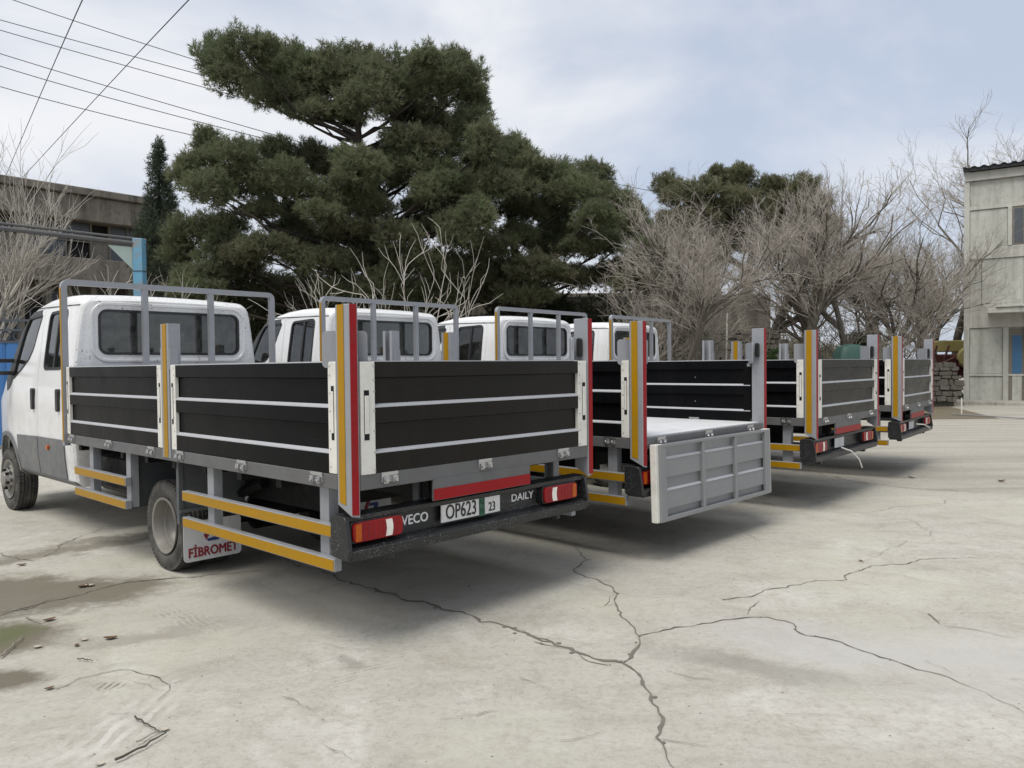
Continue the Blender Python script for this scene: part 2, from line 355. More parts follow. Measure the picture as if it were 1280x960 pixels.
blob(160, 905, .40, .15, 80, (.66, .64, .61), .45, .6, .4, (4, 5)); blob(132, 858, .10, .05, 0, (.20, .18, .145), .9, .4, .06, (9, 5)); blob(190, 846, .03, .02, 0, (.2, .18, .15), .9, .3, .03, (9, 5)); blob(235, 775, .35, .10, -40, (.27, .25, .21), .7, .5, .2, (8, -40)); blob(455, 835, .3, .06, 60, (.25, .23, .19), .7, .5, .2, (9, 55)); blob(900, 700, .8, .08, -50, (.30, .28, .24), .5, .5, .3, (7, -45)); blob(700, 690, .7, .25, -25, (.33, .31, .26), .5, .5, .5)
blob(430, 830, .12, .05, -50, (.22, .2, .17), .6, .6, .3); blob(1120, 592, 2.2, .7, -12, (.23, .215, .185), .6, .4, 1.6)
blob(640, 560, 5.0, 1.6, 47, (.25, .24, .21), .35, .5, 1.5)
bmp = gm.mix(.5, gm.noise(v, 60, 6, .8), gm.noise(v, 9, 6, .7))
gm.bsdf(base, .88, bump=bmp, bstr=.6, bdist=.012, spec=.25)
M['concrete'] = gm.m
am = NT('old_asphalt'); v = am.geo()
c = am.mix(am.noise(v, .5, 6, .65), (.33, .305, .26), (.46, .435, .38)); st = am.geo((.12, 1.5, 1), R(6))
c = am.mix(am.math('MULTIPLY', am.ramp(am.noise(st, 1.4, 7, .65), .46, .66), .5), c, (.20, .185, .155))
c = am.mix(am.math('MULTIPLY', am.ramp(am.noise(v, 12, 6, .75), .45, .7), .35), c, (.17, .16, .135))
am.bsdf(c, .9, bump=am.noise(v, 30, 6, .8), bstr=.6, bdist=.02, spec=.2); M['asphalt'] = am.m
em = NT('dry_earth'); v = em.geo(); c = em.mix(em.noise(v, .8, 8, .7), (.11, .095, .065), (.23, .2, .15)); c = em.mix(em.math('MULTIPLY', em.ramp(em.noise(v, 6, 8, .75), .5, .7), .6), c, (.30, .25, .17))
em.bsdf(c, .95, bump=em.noise(v, 12, 8, .8), bstr=.8, bdist=.05, spec=.1); M['earth'] = em.m

b = MB(); b.add([(-600, -300, -.004), (600, -300, -.004), (600, 900, -.004), (-600, 900, -.004)], [(0, 1, 2, 3)])
tag(b.build('ground', 'asphalt', recalc=False), kind='structure')
# concrete apron: edge towards the older asphalt on the right
edge = [gp(*p) for p in ((1400, 622), (1280, 617), (1220, 616), (1160, 612), (1100, 606), (1050, 600), (1010, 588), (960, 578), (915, 571), (880, 566))]
poly = []
for i in range(len(edge) - 1):
    for k in range(6):
        p = edge[i].lerp(edge[i + 1], k / 6); poly.append((p.x + random.uniform(-.04, .04), p.y + random.uniform(-.06, .06)))
poly += [(2.0, 14.5), (-2, 16), (-8, 16), (-30, 16), (-30, -12), (30, -12), (30, 8.5)]
b = MB(); b.add([(x, y, 0) for x, y in poly], [tuple(range(len(poly)))]); apron = tag(b.build('concrete_apron', 'concrete', recalc=False), kind='structure')
if apron.data.polygons[0].normal.z < 0: apron.data.flip_normals()
# earth verge behind the trucks
b = MB(); b.add([(-60, 21, .0), (13.5, 21.5, .0), (16.2, 29.6, .0), (20, 60, .0), (20, 120, 0), (-60, 120, 0)], [(0, 1, 2, 3, 4, 5)]); tag(b.build('earth_verge', 'earth', recalc=False), kind='structure')

# cracks (dark open joints that run through the slab)
M['crack'] = simple('crack_dirt', (.15, .135, .112), .95, var=.4, scale=14)
CZ = [.003]
def crack(pts, w, jit=.02, branch=0):
    CZ[0] += .00015; z_ = CZ[0]
    P = [gp(*p) for p in pts]; path = []
    for i in range(len(P) - 1):
        L = (P[i + 1] - P[i]).length; n = max(2, int(L / .045)); t = (P[i + 1] - P[i]).normalized(); nn = Vector((-t.y, t.x, 0)); off = 0
        for k in range(n):
            off = off * .8 + random.uniform(-jit, jit); e = min(k, n - k) / n * 2
            path.append(P[i].lerp(P[i + 1], k / n) + nn * off * min(1, e * 3))
    path.append(P[-1]); vs = []; N = len(path)
    for i, p in enumerate(path):
        t = (path[min(i + 1, N - 1)] - path[max(0, i - 1)]).normalized(); nn = Vector((-t.y, t.x, 0)); k = min(1, (N - 1 - i) / (N * .35) + .12) * random.uniform(.30, 1.0) * w * .85
        vs += [p + nn * k * .5 * random.uniform(.6, 1.3) + Vector((0, 0, z_)), p - nn * k * .5 * random.uniform(.6, 1.3) + Vector((0, 0, z_))]
    b = MB(); b.add(vs, [(2 * i, 2 * i + 1, 2 * i + 3, 2 * i + 2) for i in range(N - 1)])
    for i in range(0, N, 3):            # crumbled edges
        if random.random() < .55 and w > .009:
            c_ = path[i] + Vector((random.uniform(-w, w), random.uniform(-w, w), z_ + .00007 * (1 + i % 2))); q = w * random.uniform(.25, .7); a_ = random.uniform(0, 6)
            b.add([c_ + Vector((q * random.uniform(.5, 1.2) * math.cos(a_ + t), q * random.uniform(.5, 1.2) * math.sin(a_ + t), 0)) for t in (0, 1.3, 2.6, 3.8, 5)], [(0, 1, 2, 3, 4)])
    me = b.mesh('crack', recalc=False, smooth=False)
    if me.polygons[0].normal.z < 0: me.flip_normals()
    link('crack', me, 'crack', apron)
J = (778, 829)
crack([J, (735, 820), (690, 803), (650, 790), (600, 778), (552, 762), (520, 752), (480, 741), (440, 730), (400, 712), (350, 698)][::1], .034, .022)
crack([(690, 803), (672, 798), (660, 794), (648, 786)], .03, .012)
crack([(760, 832), (735, 827), (722, 812)], .012, .012); crack([(680, 806), (668, 803), (690, 808), (712, 813)], .01, .01)
crack([J, (790, 818), (800, 805), (798, 795)], .030, .014)
crack([(798, 795), (786, 778), (768, 752), (766, 735), (745, 724), (720, 716), (726, 704), (735, 700), (725, 690), (716, 678)], .018, .018)
crack([(768, 755), (755, 758), (762, 746), (768, 742)], .008, .01)
crack([(798, 795), (830, 788), (870, 782), (905, 775), (960, 772), (992, 780), (1000, 792), (1040, 800), (1100, 822), (1160, 840), (1220, 862), (1290, 895)], .017, .02)
crack([J, (795, 840), (805, 858), (822, 885), (828, 905), (820, 922), (832, 940), (846, 965)], .026, .014)
crack([(905, 750), (945, 744), (955, 738), (1020, 726), (1050, 726), (1062, 717), (1110, 706), (1170, 698), (1290, 699)], .014, .02)
crack([(935, 768), (945, 755), (950, 750)], .010, .012); crack([(1050, 726), (1100, 734)], .005, .01)
crack([(760, 636), (700, 650), (560, 640), (470, 635)], .006, .012)
crack([(-10, 772), (60, 752), (110, 740), (170, 727), (240, 722), (300, 716), (360, 712)], .022, .02)
crack([(0, 766), (40, 760), (70, 748)], .02, .02)
crack([(70, 862), (100, 848), (150, 838), (190, 845), (210, 856), (225, 852), (245, 845)], .010, .012); crack([(212, 857), (205, 870), (195, 878)], .008, .01)
crack([(430, 728), (400, 738), (370, 745)], .008, .015)
crack([(1090, 640), (1120, 634), (1180, 630), (1185, 620)], .008, .02); crack([(1060, 640), (1130, 648), (1165, 665), (1170, 680)], .006, .02)
crack([(1160, 768), (1175, 782)], .012, .01); crack([(1180, 783), (1220, 788), (1285, 802)], .009, .012)
crack([(920, 660), (945, 675), (955, 682)], .006, .012); crack([(0, 692), (40, 702), (70, 690), (78, 680), (130, 660), (180, 650)], .012, .02)
crack([(110, 648), (140, 628), (60, 612)], .012, .02); crack([(1010, 587), (1060, 601), (1100, 606.5), (1160, 612.5), (1285, 617.5)], .02, .02)

for i in range(16):
    px, py = random.uniform(560, 1270), random.uniform(650, 940); pts = [(px, py)]; a = random.uniform(-.5, .5) + (math.pi if random.random() < .3 else 0)
    for k in range(random.randint(2, 5)): a += random.uniform(-.5, .5); pts.append((pts[-1][0] + 26 * math.cos(a), pts[-1][1] + 9 * math.sin(a) + 3))
    crack(pts, .0055, .012)
for i in range(7):
    px, py = random.uniform(120, 420), random.uniform(760, 940); pts = [(px, py)]; a = random.uniform(-.6, .6)
    for k in range(3): a += random.uniform(-.6, .6); pts.append((pts[-1][0] + 22 * math.cos(a), pts[-1][1] + 9 * math.sin(a)))
    crack(pts, .006, .012)

# ================================================================== TRUCKS
W = 2.15; H = W / 2            # bed width; truck frame: x right, y forward (0 = rear of bed), z up
def build_truck():
    T = empty('flatbed_truck')
    tyre_c = {'r': (2.74, .36), 'f': (6.86, .36)}
    # ---------------- cab shell
    HZ = [.40, .60, .95, 1.30, 1.60, 2.0, 2.3, 2.5]; HWv = [.93, .965, .985, .985, .965, .915, .868, .84]
    TY = [4.66, 4.72, 4.80, 5.3, 5.8, 6.1, 6.28, 6.5, 6.9, 7.12, 7.4, 7.62, 7.74, 7.84]; TZ = [2.30, 2.345, 2.365, 2.385, 2.36, 2.30, 2.22, 2.01, 1.60, 1.44, 1.33, 1.19, 1.02, .80]
    PY = [4.6, 6.3, 6.9, 7.3, 7.6, 7.84]; PS = [1, 1, .985, .93, .85, .72]
    ST = [(4.660, .060), (4.668, .030), (4.69, .010), (4.75, 0), (4.85, 0), (5.1, 0), (5.4, 0), (5.7, 0), (5.95, 0), (6.12, 0), (6.25, 0), (6.4, 0), (6.6, 0), (6.8, 0), (6.98, 0), (7.12, 0), (7.3, 0), (7.5, 0), (7.66, 0), (7.76, .01), (7.83, .04)]
    def hw(z): return float(np.interp(z, HZ, HWv))
    def loft(d):
        secs = []
        for y, e in ST:
            zt = float(np.interp(y, TY, TZ)) + d; zb = .47 - d; ps = float(np.interp(y, PY, PS))
            yy = y - d if y < 4.8 else y + d if y > 6.9 else y
            rc = .10; zs = zt - rc - .02; p = []
            def wd(z): return max(.1, hw(z) * ps + d - e)
            p += [(0, zb), (wd(zb) * .5, zb), (wd(zb) - .05, zb), (wd(zb + .05), zb + .05)]
            for t in (.12, .28, .45, .6, .75, .88, 1.0):
                z = zb + .05 + (zs - zb - .05) * t; p.append((wd(z), z))
            w0 = wd(zs)
            for a in (22, 45, 68): p.append((w0 - rc + rc * math.cos(R(a)), zs + rc * math.sin(R(a))))
            p += [(w0 - rc, zs + rc), ((w0 - rc) * .6, zs + rc + .014), ((w0 - rc) * .3, zt - .002), (0, zt)]
            full = p + [(-x, z) for x, z in p[-2:0:-1]]
            secs.append([(x, yy, z) for x, z in full])
        b = MB(); n = len(secs[0]); b.v = [q for s_ in secs for q in s_]
        for i in range(len(secs) - 1):
            for k in range(n): b.f.append((i * n + k, i * n + (k + 1) % n, (i + 1) * n + (k + 1) % n, (i + 1) * n + k))
        b.f += [tuple(range(n))[::-1], tuple(range((len(secs) - 1) * n, len(secs) * n))]
        return b.mesh('loft', smooth=False)
    def pris(poly, a, b_, axis): return MB().prism(poly, a, b_, axis).mesh('p', smooth=False)
    outer = loft(0); shell = boolean(outer, loft(-.045))
    win_r = rrect(-.715, .73, 1.765, 2.19, .075)
    win2 = rpoly([(4.99, 1.63), (5.52, 1.63), (5.50, 2.185), (4.99, 2.20)], .06)
    win1 = rpoly([(5.94, 1.84), (6.06, 1.73), (6.30, 1.62), (6.58, 1.52), (6.60, 1.56), (6.30, 2.06), (6.20, 2.17), (5.77, 2.19)], .03)
    door1 = rpoly([(5.71, .53), (6.30, .53), (6.42, .86), (6.62, 1.12), (6.74, 1.42), (6.36, 2.11), (6.22, 2.235), (5.70, 2.25)], .04)
    door2 = rpoly([(4.88, .53), (5.69, .53), (5.68, 2.25), (4.90, 2.25)], .06)
    for prism_ in (pris(win_r, 4.4, 4.95, 'y'), pris(rrect(-.78, .78, 1.52, 2.14, .08), 6.25, 7.4, 'y'),
                   pris(win2, -1.3, -.6, 'x'), pris(win2, .6, 1.3, 'x'), pris(win1, -1.3, -.6, 'x'), pris(win1, .6, 1.3, 'x')):
        shell = boolean(shell, prism_)
    arch = [(6.86 + .45 * math.cos(a), .42 + .45 * math.sin(a)) for a in np.linspace(0, 2 * math.pi, 41)[:-1]]
    for s_ in (-1, 1): shell = boolean(shell, pris(arch, s_ * .62, s_ * 1.3, 'x'))
    body = shell
    for dp in (door1, door2):
        g = grow_poly(dp, .004)
        for s_ in (-1, 1): body = boolean(body, pris(g, s_ * .6, s_ * 1.3, 'x'))
    cab = link('cab', finish(body), 'white', T)
    # rear wall pressed frame round the window
    o_ = grow_poly(win_r, .085); i_ = grow_poly(win_r, .055); b = MB(); b.ring(list(zip(o_, i_)), 4.648, 4.665, 'y', True); b.build('window_surround', 'white', cab, bevel=.004)
    b = MB(); b.ring(list(zip(grow_poly(win_r, .012), grow_poly(win_r, -.012))), 4.652, 4.70, 'y', True); b.build('rubber_seal', 'plastic', cab)
    b = MB(); b.prism(grow_poly(win_r, -.006), 4.672, 4.677, 'y'); b.build('rear_window', 'dirtyglass', cab)
    b = MB(); b.add([(-.8, 6.37, 2.14), (.8, 6.37, 2.14), (.8, 6.985, 1.51), (-.8, 6.985, 1.51)], [(0, 1, 2, 3)]); b.build('windscreen', 'glass', cab)
    # doors, panes, trims
    out12 = loft(.012); out5 = loft(.005); pane_shell = boolean(loft(-.010), loft(-.016))
    def part(name, me, mat, par):
        a_ = link(name, finish(me), mat, par[0]); link(name, finish(mirror_mesh(me)), mat, par[1]); return a_
    def side(me, poly, op='INTERSECT'): return boolean(me, pris(poly, -1.3, -.62, 'x'), op)
    dm1 = side(shell, door1); dm2 = side(shell, door2)
    d1 = [link('front_door', finish(dm1), 'white', T), link('front_door', finish(mirror_mesh(dm1)), 'white', T)]
    d2 = [link('rear_door', finish(dm2), 'white', T), link('rear_door', finish(mirror_mesh(dm2)), 'white', T)]
    part('window_pane', side(pane_shell, grow_poly(win1, .004)), 'glass', d1); part('window_pane', side(pane_shell, grow_poly(win2, .004)), 'glass', d2)
    fr2 = boolean(side(out5, grow_poly(win2, .022)), pris(grow_poly(win2, -.006), -1.4, -.5, 'x')); part('window_frame', boolean(fr2, loft(-.03)), 'plastic', d2)
    fr1 = boolean(side(out5, grow_poly(win1, .012)), pris(grow_poly(win1, -.008), -1.4, -.5, 'x')); part('window_frame', boolean(fr1, loft(-.03)), 'plastic', d1)
    slide = boolean(side(out5, [(5.20, 1.63), (5.235, 1.63), (5.235, 2.19), (5.20, 2.19)]), loft(-.02)); part('sliding_bar', slide, 'plastic', d2)
    trim = [(6.20, 2.175), (5.80, 2.20), (5.80, 2.245), (6.20, 2.235), (6.36, 2.10), (6.60, 1.80), (6.86, 1.50), (6.82, 1.38), (6.72, 1.42), (6.60, 1.515), (6.615, 1.56), (6.31, 2.07)]
    part('pillar_trim', boolean(side(loft(.007), trim), loft(-.01)), 'trimgrey', d1)
    cl1 = [(5.715, .53), (6.42, .53), (6.42, .90), (5.715, .915)]; cl2 = [(4.885, .53), (5.685, .53), (5.685, .915), (4.885, .92)]
    c1 = boolean(boolean(side(out12, cl1), loft(-.01)), pris(grow_poly(arch, .05), -1.4, -.5, 'x'))
    part('lower_panel', c1, 'clad', d1); part('lower_panel', boolean(side(out12, cl2), loft(-.01)), 'clad', d2)
    an = boolean(boolean(side(loft(.022), grow_poly(arch, .045)), loft(-.03)), pris(arch, -1.4, -.5, 'x')); part('wheel_arch_trim', an, 'clad', [cab, cab])
    gut = boolean(side(out5, [(4.70, 2.235), (6.1, 2.272), (6.1, 2.280), (4.70, 2.243)]), loft(-.01)); part('roof_seam', gut, 'plastic', [cab, cab])
    sill = boolean(side(loft(.006), [(4.70, .40), (6.42, .40), (6.42, .525), (4.70, .525)]), loft(-.02)); part('sill', sill, 'clad', [cab, cab])
    hb = MB()
    for yc, dd in ((5.80, d1), (5.01, d2)):
        for s_, d_ in ((-1, d_0) for d_0 in (dd[0],)): pass
        for s_ in (-1, 1):
            xs = sorted((s_ * .975, s_ * 1.012)); MB().prism(rrect(yc - .032, yc + .032, 1.195, 1.42, .03), xs[0], xs[1], 'x').build('door_handle', 'plastic', dd[0 if s_ < 0 else 1], bevel=.006)
    for s_ in (-1, 1):
        xs = sorted((s_ * .98, s_ * 1.008)); MB().prism(rrect(5.32, 5.37, .80, .845, .008), xs[0], xs[1], 'x').build('marker_lamp', 'lamb', d2[0 if s_ < 0 else 1])
        mb = MB(); mb.prism(rrect(6.66, 6.78, 1.46, 1.90, .05), s_ * 1.22, s_ * 1.50, 'x'); mi = mb.build('wing_mirror', 'plastic', T, bevel=.012)
        mb = MB()
        for z_ in (1.58, 1.72): mb.box(*sorted((s_ * .94, s_ * 1.26)), 6.60, 6.68, z_ - .022, z_ + .022)
        mb.build('mirror_arm', 'plastic', mi, bevel=.006)
    # interior: dashboard, seats
    mb = MB(); mb.box(-.85, .85, 6.45, 6.85, .9, 1.46); mb.build('dashboard', 'seat', cab, bevel=.03)
    mb = MB(); sw = [(-.45 + .19 * math.cos(a), 6.38 + .06 * math.sin(a), 1.48 + .17 * math.sin(a)) for a in np.linspace(0, 2 * math.pi, 21)]; mb.tube(sw, .016, 6); mb.build('steering_wheel', 'plastic', cab)
    for xs in (-.5, .12, .56):
        for yy in (5.55, 4.92):
            mb = MB(); mb.prism(rpoly([(xs - .22, 1.0), (xs + .22, 1.0), (xs + .20, 1.72), (xs - .20, 1.72)], .08), yy, yy + .13, 'y')
            mb.prism(rrect(xs - .12, xs + .12, 1.73, 1.93, .05), yy + .02, yy + .11, 'y'); mb.build('seat', 'seat', cab, bevel=.015)
    mb = MB(); mb.box(-.86, .86, 4.75, 6.4, .50, .54); mb.build('cab_floor', 'chassis', cab)

    # ---------------- chassis
    ch = MB()
    for s_ in (-1, 1): ch.box(s_ * .42 - .035, s_ * .42 + .035, .95, 6.9, .58, .80)
    for y_ in (1.2, 2.1, 3.3, 4.3): ch.box(-.39, .39, y_ - .05, y_ + .05, .62, .78)
    chassis = ch.build('chassis', 'chassis', T)
    mb = MB(); mb.lathe([(-.75, .07), (-.2, .08), (-.16, .15), (.16, .15), (.2, .08), (.75, .07)], 16, (0, 2.74, .36)); mb.build('rear_axle', 'chassis', chassis)
    mb = MB(); mb.box(-.9, -.5, 3.45, 4.3, .50, .86); mb.build('fuel_tank', 'chassis', chassis, bevel=.05)
    mb = MB(); mb.box(.45, .9, 3.4, 4.4, .48, .84); mb.build('tool_box', 'chassis', chassis, bevel=.02)
    mb = MB(); mb.tube([(.25, 6, .5), (.25, 3.6, .5), (.3, 3.2, .62), (.3, 1.8, .66), (.55, 1.4, .6)], .045, 8); mb.build('exhaust_pipe', 'chassis', chassis)
    mb = MB()
    for s_ in (-1, 1): mb.tube([(s_ * .5, 1.95, .72), (s_ * .5, 2.4, .58), (s_ * .5, 2.74, .5), (s_ * .5, 3.1, .58), (s_ * .5, 3.5, .74)], .04, 6)
    mb.build('leaf_spring', 'chassis', chassis)
    sub = MB()
    for y_ in np.arange(.35, 4.4, .5): sub.box(-H + .06, H - .06, y_ - .03, y_ + .03, .86, .995)
    for s_ in (-1, 1): sub.box(s_ * .42 - .04, s_ * .42 + .04, .08, 4.42, .80, .935)
    sub.build('subframe', 'chassis', T)
    # ---------------- wheels
    def wheel(x, y, sgn, rear):
        # sgn -1 = left: outer face towards -x
        rim = MB(); R0 = .205
        if rear: pr = [(.10, R0 + .018), (.112, R0 + .018), (.108, R0), (.06, R0 - .012), (.03, R0 - .016), (.025, R0 - .028), (-.02, R0 - .032), (-.03, R0 - .042), (-.085, R0 - .05), (-.10, R0 - .075), (-.10, .11), (-.07, .09), (-.055, .075), (-.055, 0)]
        else: pr = [(.10, R0 + .018), (.112, R0 + .018), (.108, R0), (.085, R0 - .012), (.07, R0 - .03), (.10, R0 - .06), (.125, .12), (.13, .095), (.165, .085), (.175, .06), (.175, 0)]
        rim.lathe([(sgn * a, r) for a, r in pr], 40)
        w = link('rear_wheel' if rear else 'front_wheel', rim.mesh('wheel_rim', ang=50), 'rim', T, (x, y, .36))
        ty = MB(); sh = [(-.085, .215), (-.105, .25), (-.112, .29), (-.105, .325), (-.092, .345), (-.08, .356), (-.045, .36), (-.042, .352), (-.034, .352), (-.031, .36), (.031, .36), (.034, .352), (.042, .352), (.045, .36), (.08, .356), (.092, .345), (.105, .325), (.112, .29), (.105, .25), (.095, .225), (.085, .215)]
        ty.lathe(sh, 56, closed=True)
        if rear:
            o2 = [(a - sgn * .255, r) for a, r in sh]; ty.lathe(o2, 56, closed=True)
        # tread blocks on the shoulders
        for i in range(60):
            a = 2 * math.pi * i / 60; ca, sa = math.cos(a), math.sin(a); ta, tb = -sa, ca
            for x0, x1 in ((.05, .098), (-.098, -.05)):
                vs_ = []
                for xx in (x0, x1):
                    for dt in (-.011, .011):
                        for rr in (.335, .366 if abs(xx) < .07 else .356): vs_.append((xx, rr * ca + dt * ta, rr * sa + dt * tb))
                ty.add(vs_, [(0, 1, 3, 2), (4, 6, 7, 5), (0, 4, 5, 1), (2, 3, 7, 6), (1, 5, 7, 3)])
        ty.build('tyre', 'tyre', w)
        if not rear:
            hl = MB()
            for i in range(10):
                a = 2 * math.pi * i / 10; c_ = Vector((0, .142 * math.cos(a), .142 * math.sin(a))); t_ = Vector((0, -math.sin(a), math.cos(a))); n_ = Vector((0, math.cos(a), math.sin(a)))
                hl.add([c_ + t_ * .026 * math.cos(q) + n_ * .017 * math.sin(q) + Vector((sgn * (.121 - .35 * .017 * math.sin(q)), 0, 0)) for q in np.linspace(0, 2 * math.pi, 11)[:-1]], [tuple(range(10))])
            hl.build('rim_hole', 'ink', w, recalc=False)
            hb_ = MB()
            for i in range(6):
                a = 2 * math.pi * i / 6 + .3; hb_.lathe([(sgn * .12, .014), (sgn * .16, .014), (sgn * .165, .0)], 8, (0, .105 * math.cos(a), .105 * math.sin(a)))
            hb_.build('wheel_nut', 'chassis', w)
        return w
    wheel(-H + .25, 2.74, -1, True); wheel(H - .25, 2.74, 1, True); wheel(-.86, 6.86, -1, False); wheel(.86, 6.86, 1, False)

    # ---------------- bed: deck, rails
    mb = MB(); mb.box(-H + .04, H - .04, .05, 4.48, .998, 1.02); mb.build('deck', 'deck', T)
    for s_ in (-1, 1):
        mb = MB(); mb.box(*sorted((s_ * H, s_ * (H - .05))), .13, 4.50, .925, 1.008); mb.box(*sorted((s_ * (H - .046), s_ * (H - .056))), .13, 4.50, .99, 1.05); mb.build('side_rail', 'rail', T, bevel=.003)
    mb = MB(); mb.box(-H + .06, H - .06, 0.0, .05, .925, 1.012); rr_ = mb.build('rear_rail', 'rail', T, bevel=.003)
    mb = MB(); mb.box(-H + .585, -H + 1.448, -.004, .012, .80, .93); rp = mb.build('rear_plate', 'rail', T)
    mb = MB(); mb.box(-H + .587, -H + 1.446, -.008, -.004, .803, .87); mb.build('reflective_strip', 'red', rp)
    for xq in (.60, 1.50): mb = MB(); mb.box(-H + xq, -H + xq + .045, .155, .21, .62, .93); mb.build('bumper_bracket', 'mud', T)
    # boards
    OUT = [(0, 1.63), (0, 1.545), (-.026, 1.538), (-.026, 1.392), (0, 1.38), (0, 1.29), (-.026, 1.283), (-.026, 1.137), (0, 1.125), (0, 1.012)]
    INN = [(-.056, 1.012), (-.056, 1.125), (-.034, 1.137), (-.034, 1.283), (-.056, 1.29), (-.056, 1.38), (-.034, 1.392), (-.034, 1.538), (-.056, 1.545), (-.056, 1.63)]
    def latch(mb_w, mb_d, u0, u1, P):
        pass
    def side_board(s_, y0, y1, capw=.075):
        X = lambda d: s_ * (H - .004 + d)
        mb = MB(); mb.prism([(X(d), z) for d, z in OUT + INN], y0 + capw, y1 - capw, 'y')
        mb.box(*sorted((X(-.024), X(-.056))), y0 + .002, y0 + capw + .001, 1.012, 1.63); mb.box(*sorted((X(-.024), X(-.056))), y1 - capw - .001, y1 - .002, 1.012, 1.63)
        bo = mb.build('side_board', 'black', T, ang=20)
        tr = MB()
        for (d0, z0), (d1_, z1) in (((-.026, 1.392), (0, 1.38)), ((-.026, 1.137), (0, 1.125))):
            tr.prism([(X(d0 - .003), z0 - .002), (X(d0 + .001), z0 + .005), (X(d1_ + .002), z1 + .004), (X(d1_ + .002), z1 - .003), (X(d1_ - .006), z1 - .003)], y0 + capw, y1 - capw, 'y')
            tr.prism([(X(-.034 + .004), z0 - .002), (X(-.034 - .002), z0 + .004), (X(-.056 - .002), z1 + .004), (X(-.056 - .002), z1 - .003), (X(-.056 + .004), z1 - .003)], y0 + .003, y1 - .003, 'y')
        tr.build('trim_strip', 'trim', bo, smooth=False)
        tp = MB(); tp.box(*sorted((X(.001), X(-.057))), y0, y1, 1.630, 1.637); tp.build('top_edge', 'trim', bo)
        for e0, e1, inner in ((y0, y0 + capw, 1), (y1 - capw, y1, -1)):
            cp = MB(); cp.box(*sorted((X(.005), X(-.0235))), e0, e1, 1.012, 1.632); cp.build('end_cap', 'alu', bo, bevel=.003)
            yc = (e0 + e1) / 2 - inner * .008
            sl = MB(); sl.box(*sorted((X(.0065), X(.004))), yc - .013, yc + .013, 1.20, 1.50); sl.build('latch_slot', 'chassis', bo)
            lv = MB(); lv.box(*sorted((X(.010), X(.005))), yc - .010, yc + .010, 1.238, 1.47); lv.build('latch_lever', 'alu', bo, bevel=.002)
            rv = MB()
            for z_ in (1.05, 1.15, 1.25, 1.36, 1.46, 1.56, 1.61): rv.lathe([(X(.004), .005), (X(.008), .004), (X(.009), 0)], 6, (0, yc + inner * .025, z_))
            rv.build('rivet', 'chrome', bo)
        n = 3
        for k in range(n):
            yc = y0 + (y1 - y0) * (.09, .5, .93)[k]; hinge(bo, lambda o_, w_, z_: (s_ * (H + o_), yc + w_, z_))
        # inner hinges and bolts
        for k in range(2):
            yc = y0 + (y1 - y0) * (.3 + .45 * k); hinge(bo, lambda o_, w_, z_: (s_ * (H - .062 - o_), yc + w_, z_ + .03))
            bt = MB()
            for z_ in (1.21, 1.46): bt.lathe([(X(-.030), .007), (X(-.040), .006), (X(-.041), 0)], 6, (0, yc, z_))
            bt.build('bolt', 'chrome', bo)
        return bo
    def hinge(par, Pf, mat='chrome'):
        h = MB()
        def bx(o0, o1, w0, w1, z0, z1):
            cs = [Pf(o, w_, z) for o in (o0, o1) for w_ in (w0, w1) for z in (z0, z1)]
            h.add(cs, [(0, 1, 3, 2), (4, 6, 7, 5), (0, 4, 5, 1), (2, 3, 7, 6), (0, 2, 6, 4), (1, 5, 7, 3)])
        bx(-.002, .006, -.055, .055, .955, .998); bx(.0, .024, -.05, -.02, .950, .985); bx(.0, .024, .015, .05, .955, .99); bx(0, .012, -.058, .06, .996, 1.012)
        for w_ in (-.036, .03):
            ring_ = [Pf(.024, w_ + .013 * math.cos(a), .968 + .013 * math.sin(a)) for a in np.linspace(0, 2 * math.pi, 9)[:-1]]; r2 = [Pf(.034, w_ + .010 * math.cos(a), .968 + .010 * math.sin(a)) for a in np.linspace(0, 2 * math.pi, 9)[:-1]]
            h.add(ring_ + r2, [(i, (i + 1) % 8, 8 + (i + 1) % 8, 8 + i) for i in range(8)] + [tuple(range(8, 16))])
        return h.build('hinge', mat, par)
    for s_ in (-1, 1):
        side_board(s_, .132, 2.235); side_board(s_, 2.40, 4.485)
    # tailgate, origin on the hinge line so that it can be swung open
    HY, HZ_ = -.010, .985
    tg = empty('tailgate'); tg.parent = T; tg.location = (0, HY, HZ_)
    OX = lambda p: (p[0], p[1] - HY, p[2] - HZ_)
    TOUT = [(-d, z) for d, z in OUT]
    TIN = [(-d + .012, z) for d, z in OUT][::-1]
    def tgadd(mb, name, mat, par=tg, **k):
        mb.v = [OX(p) for p in mb.v]; return mb.build(name, mat, par, **k)
    x0, x1 = -H + .165, H - .165
    mb = MB(); mb.prism(TOUT + [(y_ + .0, z) for y_, z in [(-d + .006, z) for d, z in OUT][::-1]], x0, x1, 'x'); tgadd(mb, 'outer_panel', 'tail', ang=20)
    mb = MB(); mb.prism([(y_ + .007, z) for y_, z in TOUT] + [(y_ + .004, z) for y_, z in TIN], x0, x1, 'x'); tgadd(mb, 'inner_panel', 'panelgrey', ang=20)
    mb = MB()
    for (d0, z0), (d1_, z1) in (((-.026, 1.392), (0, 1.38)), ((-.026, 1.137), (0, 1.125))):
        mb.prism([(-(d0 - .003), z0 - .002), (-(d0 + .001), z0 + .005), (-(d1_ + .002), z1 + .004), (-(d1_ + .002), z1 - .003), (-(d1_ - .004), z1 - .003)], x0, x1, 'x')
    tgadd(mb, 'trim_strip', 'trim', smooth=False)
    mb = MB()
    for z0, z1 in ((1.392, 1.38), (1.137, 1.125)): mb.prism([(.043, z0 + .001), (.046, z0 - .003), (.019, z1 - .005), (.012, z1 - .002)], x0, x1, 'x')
    tgadd(mb, 'ledge_sky_light', 'trim', smooth=False)  # pale strips paint sky light onto the ledges that face up when hung
